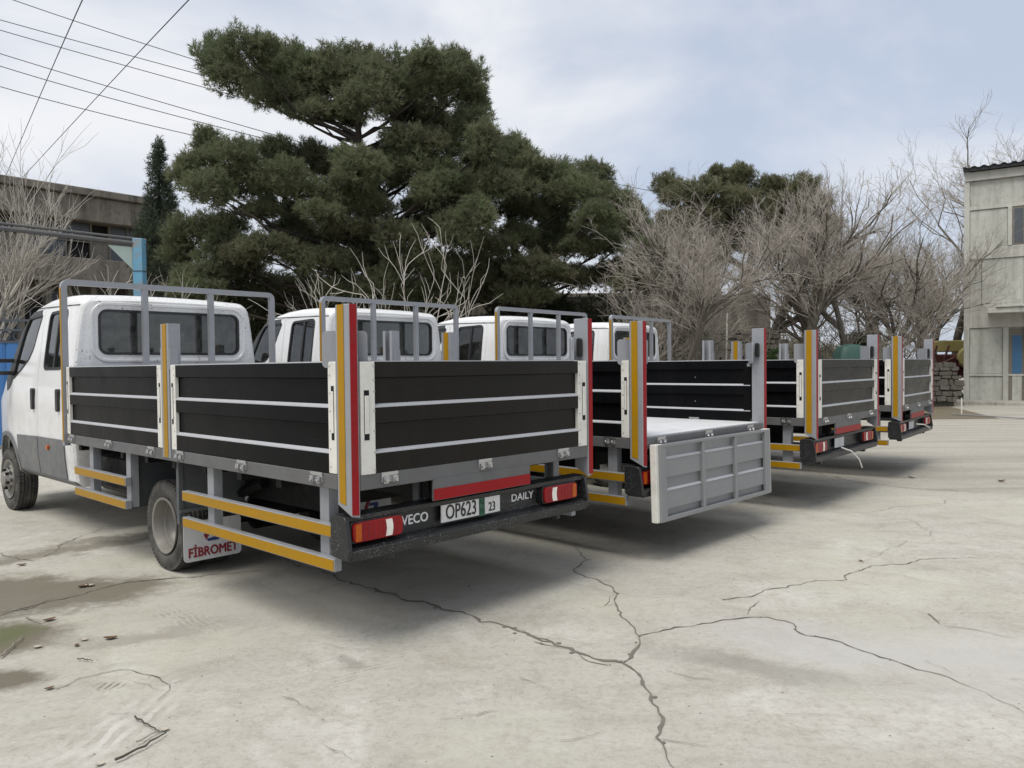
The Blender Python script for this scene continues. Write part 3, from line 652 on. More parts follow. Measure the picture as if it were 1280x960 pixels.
    for s_ in (-1, 1): mb = MB(); mb.box(*sorted((s_ * (H - .166), s_ * (H - .105))), .0505, .0645, 1.012, 1.632); tgadd(mb, 'end_plate', 'panelgrey', bevel=.002)
    for fx0, fx1, fz0, fz1 in ((x0, x1, 1.012, 1.035), (x0, x1, 1.60, 1.632)):
        mb = MB(); mb.box(fx0, fx1,   .0345, .064, fz0, fz1); tgadd(mb, 'frame_rail', 'panelgrey', bevel=.002)
    for fx in (x0 + .02, x0 + (x1 - x0) * .345, x0 + (x1 - x0) * .66, x1 - .02):
        mb = MB(); mb.box(fx - .02, fx + .02,   .0345, .062, 1.035, 1.60); tgadd(mb, 'frame_upright', 'panelgrey', bevel=.002)
    for s_ in (-1, 1):
        mb = MB(); mb.box(*sorted((s_ * (H - .068), s_ * (H - .164))), -.005, .05, 1.010, 1.632); cap_ = tgadd(mb, 'end_cap', 'alu', bevel=.003)
        xc = s_ * (H - .105)
        mb = MB(); mb.box(xc - .017, xc + .017, -.0065, -.004, 1.20, 1.475); tgadd(mb, 'latch_slot', 'chassis')
        mb = MB(); mb.box(xc - .014, xc + .014, -.012, -.005, 1.235, 1.445); tgadd(mb, 'latch_lever', 'alu', bevel=.002)
        mb = MB()
        for z_ in (1.03, 1.13, 1.25, 1.36, 1.47, 1.53, 1.61):
            mb.add([(s_ * (H - .156) + .006 * math.cos(a), -.0085, z_ + .006 * math.sin(a)) for a in np.linspace(0, 2 * math.pi, 9)[:-1]] + [(s_ * (H - .156) + .006 * math.cos(a), -.004, z_ + .006 * math.sin(a)) for a in np.linspace(0, 2 * math.pi, 9)[:-1]], [tuple(range(8))] + [(i, (i + 1) % 8, 8 + (i + 1) % 8, 8 + i) for i in range(8)])
        tgadd(mb, 'rivet', 'chrome')
    mb = MB(); mb.box(x0, x1, -.001, .05, 1.632, 1.637); tgadd(mb, 'top_edge', 'trim')
    for xr in (.255, 1.016, 1.80): hinge(rr_, lambda o_, w_, z_, xr=xr: (-H + xr + w_, -o_, z_))
    # corner posts
    for s_ in (-1, 1):
        mb = MB(); xo, xi = s_ * (H + .004), s_ * (H - .056)
        a0, a1, a2, a3 = (.80, .84, .845, .785)
        vs_ = [(xo, -.004, .79), (xo, .122, .845), (xi, .122, .845), (xi, -.004, .775)] + [(x_, y_, 1.945) for x_, y_ in ((xo, -.004), (xo, .122), (xi, .122), (xi, -.004))]
        mb.add(vs_, [(0, 1, 2, 3), (7, 6, 5, 4), (0, 4, 5, 1), (1, 5, 6, 2), (2, 6, 7, 3), (3, 7, 4, 0)])
        po = mb.build('corner_post', 'grey', T, bevel=.004)
        xs = sorted((s_ * (H + .0042), s_ * (H + .0075)))
        mb = MB(); mb.prism([(.042, .85), (.100, .862), (.100, 1.944), (.042, 1.944)], xs[0], xs[1], 'x'); mb.build('reflective_strip', 'yellow', po, smooth=False)
        xa, xb = sorted((s_ * (H - .002), s_ * (H - .046))); sl = .012
        zl = (.83, .80) if s_ < 0 else (.80, .83)
        mb = MB(); mb.prism([(xa, .80), (xb, .795), (xb, 1.944), (xa, 1.944)], -.0075, -.0042, 'y'); mb.build('reflective_strip', 'red', po, smooth=False)
        # rounded corner plate set diagonally above the boards
        pl = [(u, z) for u, z in rrect(-.125, .125, 1.60, 1.805, .025)]; mb = MB(); mb.prism(pl, -.004, .004, 'y')
        ca, sa = math.cos(R(-s_ * -42)), math.sin(R(-s_ * -42)); cx_, cy_ = s_ * (H - .070), .140
        mb.v = [(cx_ + p[0] * ca - p[1] * sa, cy_ + p[0] * sa + p[1] * ca, p[2]) for p in mb.v]; mb.build('corner_plate', 'grey', po)
        mb = MB(); mb.prism(rrect(.035, .075, 1.66, 1.80, .018), *sorted((s_ * (H - .063), s_ * (H - .085))), 'x'); mb.build('rubber_stop', 'plastic', po)
        mb = MB(); mb.box(*sorted((s_ * (H - .058), s_ * (H - .10))), .126, .15, 1.57, 1.60); mb.build('catch', 'chrome', po)
    # middle stakes: open C channels
    for s_ in (-1, 1):
        xo = s_ * (H + .004); xi = s_ * (H - .085)
        mb = MB()
        mb.box(*sorted((xo, s_ * (H - .004))), 2.250, 2.385, .945, 1.94)
        for ya, yb in ((2.250, 2.257), (2.378, 2.385)): mb.box(*sorted((s_ * (H - .0041), xi)), ya, yb, .945, 1.94)
        for ya, yb in ((2.257, 2.285), (2.350, 2.378)): mb.box(*sorted((xi, s_ * (H - .078))), ya, yb, .945, 1.94)
        st = mb.build('stake', 'grey', T)
        xs = sorted((s_ * (H + .0045), s_ * (H + .008))); mb = MB(); mb.box(*xs, 2.285, 2.350, .95, 1.938); mb.build('reflective_strip', 'yellow', st)
        for ya, yb in ((2.236, 2.250), (2.385, 2.399)):
            mb = MB(); mb.box(*sorted((s_ * (H + .002), s_ * (H - .06))), ya, yb, 1.60, 1.76); mb.build('stake_bracket', 'grey', st)
    # headboard frame
    YH0, YH1 = 4.50, 4.555
    hbm = MB(); pts = []; wv_ = .052; xo = H + .022; zt = 2.455; rad = .075
    def arc(cx, cz, a0, a1, ro):
        return [((cx + ro * math.cos(R(a)), cz + ro * math.sin(R(a))), (cx + (ro - wv_) * math.cos(R(a)), cz + (ro - wv_) * math.sin(R(a)))) for a in np.linspace(a0, a1, 6)]
    pts = [((-xo, .90), (-xo + wv_, .90))] + arc(-xo + rad, zt - rad, 180, 90, rad) + arc(xo - rad, zt - rad, 90, 0, rad) + [((xo, .90), (xo - wv_, .90))]
    hbm.ring(pts, YH0, YH1, 'y'); hd = hbm.build('headboard_frame', 'grey', T)
    for xc in (-H + .745, -H + 1.43):
        mb = MB(); mb.box(xc - .026, xc + .026, YH0 + .002, YH1 - .002, 1.0, zt - wv_ + .004); mb.build('upright', 'grey', hd)
    for s_ in (-1, 1):
        mb = MB(); mb.box(*sorted((s_ * (xo + .0005), s_ * (xo + .004))), YH0 + .008, YH1 - .012, .94, zt - .08); mb.build('reflective_strip', 'yellow', hd)
    mb = MB(); mb.box(-H + .04, H - .04, 4.487, 4.499, 1.02, 1.62); mb.build('headboard_panel', 'black', hd)

    # ---------------- side guards
    for s_ in (-1, 1):
        for y0, y1, posts in ((.165, 2.075, (.33, 1.73)), (3.12, 4.31, (3.18, 4.02))):
            for z0, z1 in ((.462, .533), (.652, .723)):
                mb = MB(); mb.box(*sorted((s_ * (H + .004), s_ * (H - .046))), y0, y1, z0, z1); ba = mb.build('guard_bar', 'grey', T, bevel=.003)
                mb = MB(); mb.box(*sorted((s_ * (H + .0045), s_ * (H + .007))), y0 + .005, y1 - .012, z0 + .006, z1 - .006); mb.build('reflective_strip', 'yellow', ba)
            for yp in posts:
                mb = MB(); mb.box(*sorted((s_ * (H - .0465), s_ * (H - .055))), yp - .045, yp + .045, .47, .935); mb.box(*sorted((s_ * (H - .055), s_ * (H - .11))), yp - .045, yp - .037, .47, .935); mb.box(*sorted((s_ * (H - .055), s_ * (H - .11))), yp + .037, yp + .045, .47, .935)
                mb.build('guard_post', 'grey', T)
        # wheel mudguards and flap
        xa, xb = sorted((s_ * (H - .07), s_ * .47))
        mb = MB(); mb.box(xa, xb, 2.300, 2.310, .53, .93); mb.box(*sorted((s_ * (H - .066), s_ * (H - .10))), 2.285, 2.325, .44, .93); mb.box(xa, xb, 2.265, 2.300, .525, .545); mb.build('mudguard', 'mud', T)
        mb = MB(); mb.box(xa, xb, 3.185, 3.195, .46, .93); mb.box(*sorted((s_ * (H - .062), s_ * (H - .10))), 3.17, 3.20, .455, .93); mb.build('mudguard', 'mud', T)
        fx0, fx1 = sorted((s_ * (H - .095), s_ * .52)); fy = 2.285
        mb = MB(); mb.prism(rrect(fx0, fx1, .140, .445, .03), fy, fy + .006, 'y'); fl = mb.build('mud_flap', 'flap', T)
        xm = (fx0 + fx1) / 2
        t_ = link('lettering', text_mesh('F\u0130BROMET', .094, .0032, 1.0), 'redink', fl, (xm, fy - .002, .203))
        wdt = max(p.co.x for p in t_.data.vertices) - min(p.co.x for p in t_.data.vertices); t_.scale = ((fx1 - fx0) * .86 / wdt, 1, 1.06)
        # hexagonal F emblem: red upper bracket, blue lower one
        mb = MB(); mb.prism([(-.075, -.02), (-.035, .075), (.05, .075), (.072, .045), (-.005, .045), (-.035, -.03), (-.055, -.06)], -.0015, -.0003, 'y'); mb.v = [(xm + p[0], fy + p[1], .345 + p[2] * .9) for p in mb.v]; mb.build('emblem', 'redink', fl, smooth=False)
        mb = MB(); mb.prism([(-.012, .022), (.075, .022), (.085, -.01), (.045, -.075), (-.04, -.075), (-.052, -.055), (.025, -.04), (.035, -.012), (-.022, -.012)], -.0015, -.0003, 'y'); mb.v = [(xm + p[0], fy + p[1], .345 + p[2] * .9) for p in mb.v]; mb.build('emblem', 'blueink', fl, smooth=False)
    # ---------------- bumper and lamps
    bx0, bx1 = -H - .03, H - .055
    mb = MB(); prof = [(y_ + .05, z_) for y_, z_ in [(-.055, .545), (-.060, .600), (-.030, .612), (.035, .622), (.035, .748), (-.020, .757), (-.024, .786), (.10, .790), (.10, .545)]]
    mb.prism(prof, bx0 + .025, bx1 - .025, 'x')
    for xe0, xe1 in ((bx0, bx0 + .0255), (bx1 - .0255, bx1)): mb.prism(rpoly([(-.006, .550), (-.012, .61), (.018, .790), (.16, .793), (.16, .56)], .03), xe0, xe1, 'x')
    bu = mb.build('bumper', 'bumper', T, bevel=.004)
    for xq in (-H + .3, H - .35): mb = MB(); mb.box(xq, xq + .04, .06, .12, .50, .55); mb.build('bumper_foot', 'bumper', bu)
    for s_ in (-1, 1):
        xa, xb = (-H + .012, -H + .368) if s_ < 0 else (H - .53, H - .075)
        if s_ > 0: xa, xb = -H + 1.612, -H + 2.03
        if s_ > 0: xb = -H + 1.985
        mb = MB(); mb.prism(rrect(xa, xb, .634, .756, .02), .028, .088, 'y'); ho = mb.build('tail_light', 'plastic', T, bevel=.004)
        L = xb - xa; out_ = xa if s_ < 0 else xb; dr = 1 if s_ < 0 else -1
        ub0, ub1 = xa + .006, xb - .006
        q = MB(); q.prism(rrect(ub0, ub1, .640, .750, .028, 6), .010, .030, 'y'); q.build('red_lens', 'lred', ho, bevel=.007)
        def seg(f0, f1, mat, nm, bulge=0):
            u0, u1 = sorted((out_ + dr * L * f0, out_ + dr * L * f1)); w_ = u1 - u0
            pl_ = [(u0 - dr * bulge * math.sin(math.pi * t) * -1, .648 + .094 * t) for t in np.linspace(0, 1, 7)] + [(u1 + dr * bulge * math.sin(math.pi * t), .648 + .094 * t) for t in np.linspace(1, 0, 7)]
            q = MB(); q.prism(pl_, .0075, .0105, 'y'); q.build(nm, mat, ho)
        seg(.055, .165, 'lamb', 'amber_lens'); seg(.63, .755, 'lwht', 'white_lens', .008)
        for f in (.20, .30, .40, .50, .60, .80, .87):
            u = out_ + dr * L * f; q = MB(); q.box(u - .0018, u + .0018, .0085, .0104, .652, .738); q.build('lens_rib', 'redink', ho)
    return T, tg, bu
truck1, tg1, bu1 = build_truck()
def place(T, x, y, yaw):
    a = R(yaw); T.location = (x + math.cos(a) * H, y + math.sin(a) * H, 0); T.rotation_euler = (0, 0, a)
truck2, truck3, truck4 = [copy_tree(truck1) for _ in range(3)]
place(truck1, -.875, 4.19, 47.0); place(truck2, 1.03, 6.135, 46.4); place(truck3, 3.197, 8.176, 48.7); place(truck4, 5.24, 10.46, 51.5)
for t, l in ((truck1, 'white crew-cab flatbed truck with licence plate OP623, black tailgate closed'),
             (truck2, 'white crew-cab flatbed truck with its grey tailgate hanging open'),
             (truck3, 'white flatbed truck with loose cable under its bumper, beside the open-tailgate truck'),
             (truck4, 'white flatbed truck closest to the grey concrete building')):
    tag(t, l, 'truck', 'flatbed trucks parked in a row')
def child(T, n): return next(c for c in T.children if c.name.split('.')[0] == n)
child(truck2, 'tailgate').rotation_euler = (R(178.5), 0, 0)
# lettering and plates
def rear_text(T, body, size, x, z, bold, mat, par, y, sx=1): return link('lettering', text_mesh(body, size, bold, sx), mat, par, (-H + x, y + .072, z))
for T in (truck1,):
    bu = child(T, 'bumper')
    rear_text(T, 'IVECO', .080, .500, .694, .0022, 'whiteink', bu, .010, .98); rear_text(T, 'DAILY', .070, 1.462, .704, .0012, 'whiteink', bu, .010, 1.18)
    pl = MB().box(-H + .69, -H + 1.205, .046, .058, .645, .755).build('licence_plate', 'plate', T, bevel=.002)
    rear_text(T, 'OP623', .128, .855, .700, .0010, 'ink', pl, -.0275, .74); rear_text(T, '23', .082, 1.128, .686, .0008, 'ink', pl, -.0275, .8)
    MB().box(-H + 1.010, -H + 1.062,   .0444, .0458, .640, .757).build('green_band', 'green', pl)
    rear_text(T, 'A\u015e', .040, 1.036, .728, 0, 'greenink', pl, -.0286); rear_text(T, 'TG', .040, 1.036, .672, 0, 'greenink', pl, -.0286)
    MB().box(-H + 1.0, -H + 1.05, .054, .062, .762, .772).build('plate_lamp', 'lwht', pl)
for T, yy in ((truck3, 0), (truck4, 0)):
    pl = MB().box(-H + .72, -H + 1.02, .048, .058, .635, .745).build('plate_panel', 'flap', T, bevel=.002)
    p0 = Vector((-H + .80, -.07, .635)); mb = MB()
    if T is truck3: mb.tube([(-H + .78, .0, .64), (-H + .84, -.09, .60), (-H + .95, -.14, .50), (-H + 1.02, -.15, .40)], .008, 6)
    else: mb.tube([(-H + .95, .0, .70), (-H + 1.05, -.08, .69), (-H + 1.2, -.12, .64), (-H + 1.35, -.10, .58)], .008, 6)
    mb.build('loose_cable', 'alu', T)

# ================================================================== BUILDINGS, WALLS, FENCES
def concrete_mat(name, c0, c1, stain, amt, vs=1.0):
    m = NT(name); v = m.geo(); c = m.mix(m.noise(v, .7 * vs, 7, .65), c0, c1)
    sv = m.geo((2.2, 2.2, .25)); c = m.mix(m.math('MULTIPLY', m.ramp(m.noise(sv, 1.2 * vs, 7, .7), .46, .68), amt), c, stain)
    c = m.mix(m.math('MULTIPLY', m.ramp(m.noise(v, 5 * vs, 6, .75), .5, .72), amt * .6), c, mul(stain, .7))
    m.bsdf(c, .9, bump=m.noise(v, 14, 7, .75), bstr=.5, bdist=.02, spec=.2); return m.m
M['render1'] = concrete_mat('grey_render', (.40, .405, .365), (.53, .53, .485), (.23, .23, .20), .65)
M['render2'] = concrete_mat('grey_render_band', (.43, .43, .39), (.53, .525, .48), (.27, .265, .235), .6)
M['old'] = concrete_mat('weathered_concrete', (.145, .13, .108), (.28, .255, .215), (.06, .053, .045), .8, .6)
M['dark'] = simple('dark_opening', (.006, .006, .007), .8)
M['oldglass'] = simple('dusty_grey_glazing', (.075, .085, .095), .35, var=.4, scale=2)
M['blue'] = simple('blue_sheet_paint', (.03, .13, .34), .5, var=.15, scale=3, dirt=(.05, .1, .2), dirtamt=.4)
M['bluepost'] = simple('pale_blue_rusty_paint', (.11, .29, .42), .55, var=.15, scale=5, dirt=(.26, .17, .10), dirtamt=.9, dscale=3.5)
M['bluedoor'] = simple('blue_door_paint', (.035, .12, .24), .5, var=.2, scale=3)
M['iron'] = simple('dark_iron', (.05, .06, .075), .55)
M['pipe'] = simple('dull_pipe', (.085, .09, .092), .5, dirt=(.14, .1, .07), dirtamt=.5)
M['bracket'] = simple('pale_green_plate', (.36, .44, .40), .5)
M['roofm'] = simple('black_roof_sheet', (.012, .012, .013), .45)
M['frame'] = simple('old_window_frame', (.16, .145, .12), .6)
M['kerb'] = concrete_mat('kerb_concrete', (.30, .285, .25), (.40, .38, .34), (.16, .145, .12), .6)

class Fr:       # local frame for a facade: s along it, t outwards, z up
    def __init__(s, o, d):
        s.o = Vector((o[0], o[1], 0)); s.d = Vector((d[0], d[1], 0)).normalized(); s.n = Vector((s.d.y, -s.d.x, 0))
        s.rz = math.atan2(s.d.y, s.d.x)
# --- two-storey rendered building on the right. local: x along facade, -y outwards
rb = empty('rendered_building', (17.5, 30.0, 0), math.atan2(-.535, .845)); tag(rb, 'two-storey grey rendered building with black corrugated roof edge', 'building')
def bpart(name, mat, x0, x1, y0, y1, z0, z1, par=rb, bevel=0): return MB().box(x0, x1, y0, y1, z0, z1).build(name, mat, par, bevel=bevel)
bpart('core_wall', 'render1', .02, 14, .10, 9, 0, 8.75)
Zb = [(0, 1.02), (1.10, 2.86), (3.62, 5.48), (5.92, 7.36), (7.50, 8.46)]
for z0, z1 in ((1.02, 1.10), (2.86, 3.62), (5.48, 5.92), (7.36, 7.50)): bpart('band_course', 'render2', .0, 14, .0, .11, z0, z1, bevel=.01)
bpart('parapet_band', 'render2', -.03, 14.05, -.10, .12, 8.46, 8.80, bevel=.01)
for k in range(8):
    xb = k * 1.95
    bpart('pilaster', 'render2', xb - .06, xb + .13, -.05, .105, 0, 8.455, bevel=.01)
    xw = xb + 1.30
    if k == 7: break
    bpart('pilaster', 'render2', xw - .08, xw + .10, -.03, .104, 0, 2.86, bevel=.01); bpart('pilaster', 'render2', xw + .06, xw + .20, -.03, .104, 5.92, 7.36, bevel=.01)
    for i, (z0, z1) in enumerate(Zb):
        xe = {0: xw - .08, 1: xw - .08, 3: xw + .06}.get(i, xb + 1.89)
        bpart('wall_panel', 'render1', xb + .135, xe - .004, .045, .12, z0 + .01, z1 - .01, bevel=.008)
    bpart('joint', 'dark', xb + .52, xb + .54, .040, .06, 3.7, 5.46)
    # upper window
    wnd = bpart('window', 'frame', xw + .21, xb + 1.88, .02, .13, 5.93, 7.35); bpart('window_pane', 'oldglass', xw + .27, xb + 1.84, .012, .03, 6.0, 7.28, wnd)
    dr = bpart('door', 'frame', xw + .10, xb + 1.88, .03, .13, .02, 2.8); bpart('door_panel', 'bluedoor', xw + .22, xb + 1.82, .018, .04, 1.12, 2.55, dr); bpart('door_panel', 'render1', xw + .22, xb + 1.82, .018, .04, .1, 1.02, dr)
bpart('canopy', 'render2', .74, 13.5, -1.0, .05, 3.36, 3.56, bevel=.015)
bpart('canopy_edge', 'render2', 1.0, 13.5, -1.06, -.7, 3.565, 3.63, bevel=.01)
mb = MB(); pr = []
for i in range(180): pr.append((-.09 + i * .08, 8.92 + (.055 if i % 4 in (0, 1) else 0)))
mb.prism(pr + [(p[0], p[1] - .03) for p in pr[::-1]], -.35, 9, 'y'); mb.build('roof_sheet', 'roofm', rb, smooth=False)
bpart('roof_fascia', 'roofm', -.08, 14.1, -.30, -.26, 8.80, 8.93)
# pavement strip and kerb stones in front of it
b = MB(); d1 = Vector((.845, -.535, 0)).normalized(); nn = Vector((-.535, -.845, 0)).normalized(); O = Vector((17.5, 30, 0))
pv = [O + d1 * -7 + nn * -.4, O + d1 * 16 + nn * -.4, O + d1 * 16 + nn * 1.7, O + d1 * -7 + nn * 1.7]
b.add([(p.x, p.y, .11) for p in pv] + [(p.x, p.y, -.05) for p in pv], [(0, 1, 2, 3), (0, 4, 5, 1), (1, 5, 6, 2), (2, 6, 7, 3), (3, 7, 4, 0)]); pav = tag(b.build('pavement', 'kerb'), kind='structure')
for k in range(23):
    p = O + d1 * (-7 + k) + nn * 1.71; q = MB().box(0.01, .985, -.15, 0, -.03, .125).build('kerb_stone', 'kerb', pav, bevel=.015); q.location = p + Vector((0, 0, random.uniform(-.012, .012))); q.rotation_euler = (0, 0, math.atan2(d1.y, d1.x) + random.uniform(-.01, .01))
mb = MB(); p = gp(1202, 518); mb.tube([p, p + Vector((0, 0, .5))], .02, 6); tag(mb.build('kerb_marker_post', 'alu'), 'thin pale marker post at the kerb by the building corner', 'post')
mb = MB(); a_, b__ = gp(1190, 519), gp(1290, 525); mb.tube([a_ + Vector((0, 0, .03)), a_.lerp(b__, .5) + Vector((0, 0, .035)), b__ + Vector((0, 0, .03))], .017, 6); tag(mb.build('ground_pipe', 'grey'), 'thin pale pipe lying along the kerb', 'pipe')

# --- derelict two-storey building on the left
lo = Vector((-21.4, 45, 0)); ld = Vector((.65, .76, 0)).normalized()
lb = empty('derelict_building', lo, math.atan2(ld.y, ld.x)); tag(lb, 'derelict brown concrete building with broken windows behind bare branches', 'building')
def lpart(name, mat, x0, x1, y0, y1, z0, z1, par=lb, bevel=0): return MB().box(x0, x1, y0, y1, z0, z1).build(name, mat, par, bevel=bevel)
lpart('core_wall', 'old', -22, 1.6, .9, 12, 0, 10.6)
lpart('roof_parapet', 'old', -22.3, 1.8, -.3, 12.3, 9.75, 11.1, bevel=.05); lpart('roof_coping', 'old', -22.5, 2.0, -.55, 12.5, 11.1, 11.5, bevel=.04)
lpart('spandrel', 'old', -22.2, 1.7, -.1, .95, 6.55, 7.75, bevel=.04); lpart('ledge', 'old', -22.3, 1.8, -.3, .9, 6.35, 6.55, bevel=.03)
k = 0; xx = -21.8
while xx < 1.2:
    w_ = random.choice((1.0, 1.15, 1.3)); z0, z1 = 7.75, 9.75
    bay = lpart('window_bay', 'frame', xx - .05, xx + .05, .55, .75, z0, z1)
    r_ = random.random()
    if r_ < .55: lpart('window_pane', 'oldglass', xx + .05, xx + w_ - .05, .62, .66, z0 + .04, z1 - .02, bay)
    elif r_ < .8: lpart('opening', 'dark', xx + .05, xx + w_ - .05, .80, .898, z0 + .04, z1 - .9, bay); lpart('window_pane', 'oldglass', xx + .05, xx + w_ - .05, .62, .66, z1 - .88, z1 - .02, bay)
    else: lpart('opening', 'dark', xx + .05, xx + w_ - .05, .80, .898, z1 - .95, z1 - .02, bay); lpart('window_pane', 'old', xx + .05, xx + w_ - .05, .60, .66, z0 + .04, z1 - .96, bay)
    lpart('transom', 'frame', xx + .05, xx + w_ - .05, .56, .72, z0 + .95, z0 + 1.02, bay)
    # lower storey
    if random.random() < .6: lpart('opening', 'dark', xx + .15, xx + w_ - .1, .80, .898, 2.4, 5.6, bay)
    else: lpart('boarding', 'oldglass', xx + .1, xx + w_ - .05, .70, .898, 2.2, 5.9, bay)
    lpart('pier', 'old', xx - .14, xx + .14, .3, .899, 0, 6.34, bay)
    xx += w_
# --- blue gate fence at the far left
fe = empty('sheet_fence', (-14.5, 15.2, 0), math.atan2(.9, 5)); tag(fe, 'bright blue sheet-metal fence with dark scrolled ironwork on top', 'fence')
for i in range(22):
    MB().prism([(i * .28 + .004, 0), (i * .28 + .06, -.02), (i * .28 + .22, -.02), (i * .28 + .276, 0), (i * .28 + .276, .01), (i * .28 + .004, .01)], .08, 2.18, 'z').build('sheet_panel', 'blue', fe, smooth=False)
for z_ in (2.18, 2.42, 2.62): MB().box(0, 6.2, -.03, .03, z_, z_ + .045).build('rail', 'iron', fe)
for i in range(26):
    mb = MB(); cx_ = .12 + i * .24; mb.tube([(cx_ + .09 * math.cos(a), 0, 2.32 + .09 * math.sin(a)) for a in np.linspace(0, 2 * math.pi, 13)], .012, 5, cap=False); mb.build('scroll', 'iron', fe)
    mb = MB(); mb.tube([(cx_, 0, 2.40), (cx_, 0, 2.85)], .012, 5); mb.build('bar', 'iron', fe)
for x_ in (0, 3.0, 6.2): MB().box(x_ - .05, x_ + .05, -.05, .05, 0, 2.9).build('post', 'iron', fe)
# --- pipe gantry with pale blue post
pp = at(175, 350, 18); pa = empty('pipe_gantry', (pp.x, pp.y, 0)); tag(pa, 'overhead pipe carried on a chipped pale blue post', 'pipe')
MB().box(-.11, .11, -.11, .11, 0, 4.62).build('post', 'bluepost', pa, bevel=.01)
MB().box(-.12, .12, -.12, .12, 3.86, 3.88).build('strap', 'iron', pa)
p1 = Vector((-.05, .0, 4.50)); p2 = Vector((-2.1, -1.8, 4.58)); p3 = p2 + (p2 - p1) * 3
mb = MB(); mb.tube([p1 + Vector((.15, .12, 0)), p2, p3], .055, 8); mb.tube([p1 + Vector((.15, .12, .11)), p2 + Vector((0, 0, .10)), p3 + Vector((0, 0, .1))], .03, 6); mb.build('pipe', 'pipe', pa)
mb = MB(); dv = Vector((-.75, -.66, 0)); a_ = Vector((-.1, -.05, 4.42)); mb.add([a_, a_ + dv * .55, a_ + Vector((0, 0, -.55)), a_ + Vector((.012, -.012, 0)), a_ + dv * .55 + Vector((.012, -.012, 0)), a_ + Vector((.012, -.012, -.55))], [(0, 1, 2), (5, 4, 3), (0, 3, 4, 1), (1, 4, 5, 2), (2, 5, 3, 0)]); mb.build('gusset', 'bracket', pa, smooth=False)

# --- stone wall behind the trees
M['stone'] = concrete_mat('wall_stone', (.085, .076, .064), (.19, .175, .15), (.045, .04, .034), .7, 2)
M['mortar'] = concrete_mat('wall_mortar', (.06, .054, .045), (.11, .10, .085), (.05, .045, .04), .5, 2)
smesh = []
for i in range(8):
    bm = bmesh.new(); bmesh.ops.create_cube(bm, size=1.0); bmesh.ops.bevel(bm, geom=list(bm.edges), offset=.10, segments=1, affect='EDGES')
    for v_ in bm.verts: v_.co += Vector([random.uniform(-.06, .06) for _ in range(3)])
    me = bpy.data.meshes.new('stone'); bm.to_mesh(me); bm.free(); me.materials.append(M['stone']); smesh.append(me)
def stone_wall(x0, x1, y, zt, zs, label):
    w = tag(MB().box(0, x1 - x0, 0, .5, -.1, zt - .05).build('stone_wall', 'mortar'), label, 'wall'); w.location = (x0, y, 0)
    z = zs
    while z < zt - .05:
        h = random.uniform(.14, .26); x = random.uniform(-.15, 0)
        while x < x1 - x0:
            l = random.uniform(.16, .5); o = bpy.data.objects.new('stone', random.choice(smesh)); col.objects.link(o); o.parent = w
            o.location = (x + l / 2, .02, z + h / 2 + random.uniform(-.03, .03)); o.scale = (l - .02, .22 + random.uniform(0, .06), h - .02); o.rotation_euler = (random.uniform(-.05, .05), random.uniform(-.10, .10), random.uniform(-.06, .06)); x += l
        z += h
    return w
stone_wall(4.6, 9.3, 27.0, 2.75, 1.25, 'rough stone wall among bare trees behind the trucks')
stone_wall(13.3, 15.7, 27.6, 1.55, .15, 'low stone wall next to the grey rendered building')
# upper rendered wall on the terrace
tw = tag(MB().box(0, 9, 0, .3, 0, 4.4).build('terrace_wall', 'old', bevel=.03), 'weathered plain wall rising above the rough stone wall', 'wall'); tw.location = (1.5, 31.5, 0)

yw = tag(MB().box(0, 21, 0, .3, 0, 4.7).build('yard_wall', 'old', bevel=.03), 'long weathered boundary wall in the shade behind the pines', 'wall'); yw.location = (-13.5, 33.5, 0)
# --- green tarpaulin stack
M['tarp'] = simple('green_tarp', (.022, .062, .05), .65, var=.35, scale=2.5, bump=.3)
b = MB(); nx, nz = 14, 8; vs = []
for j in range(nz + 1):
    t = j / nz
    for i in range(nx * 2):
        a = 2 * math.pi * i / (nx * 2); sq = lambda c: math.copysign(abs(c) ** .45, c)
        k = (1 - .18 * t) if j < nz - 1 else (.66 if j < nz else .3)
        vs.append((.52 * sq(math.cos(a)) * k + random.uniform(-.015, .015), .45 * sq(math.sin(a)) * k + random.uniform(-.015, .015), (0, .3, .6, .9, 1.2, 1.5, 1.85, 2.05, 2.12)[j] + random.uniform(-.02, .02)))
n = nx * 2; fs = [(j * n + i, j * n + (i + 1) % n, (j + 1) * n + (i + 1) % n, (j + 1) * n + i) for j in range(nz) for i in range(n)] + [tuple(range(nz * n, nz * n + n))]
b.add(vs, fs); tp = tag(b.build('tarpaulin_stack', 'tarp'), 'dark green tarpaulin-covered stack behind the truck boards', 'tarpaulin'); tp.location = at(1064, 455, 23).xy.to_3d()
# --- farm machinery behind the low wall
M['redm'] = simple('red_machine_paint', (.11, .03, .032), .5, dirt=(.12, .08, .06), dirtamt=.6); M['yelm'] = simple('yellow_machine_paint', (.42, .37, .15), .5, dirt=(.3, .25, .12), dirtamt=.5)
p0 = at(1178, 455, 33); fmch = empty('farm_machine', (p0.x, p0.y, 0)); tag(fmch, 'red and yellow farm machine standing behind the low stone wall', 'machine')
MB().box(-.9, .9, -.4, .4, .9, 1.9).build('hopper', 'redm', fmch, bevel=.06)
for x_ in (-1.0, -.5, .2): mb = MB(); mb.tube([(x_, -.5, .3), (x_ + .15, -.5, 1.3), (x_ + .5, -.5, 2.25)], .045, 6); mb.build('strut', 'redm', fmch)
mb = MB(); mb.tube([(-1.3, -.52, 1.1), (.2, -.52, 1.75), (.6, -.52, 1.4)], .05, 6); mb.build('arm', 'redm', fmch)
mb = MB(); mb.lathe([(-.12, .0), (-.12, .40), (-.05, .47), (.05, .47), (.12, .40), (.12, 0)], 20, (0, 0, 0)); q = mb.build('flywheel', 'yelm', fmch); q.location = (.78, -.62, 1.75); q.rotation_euler = (0, 0, R(70))
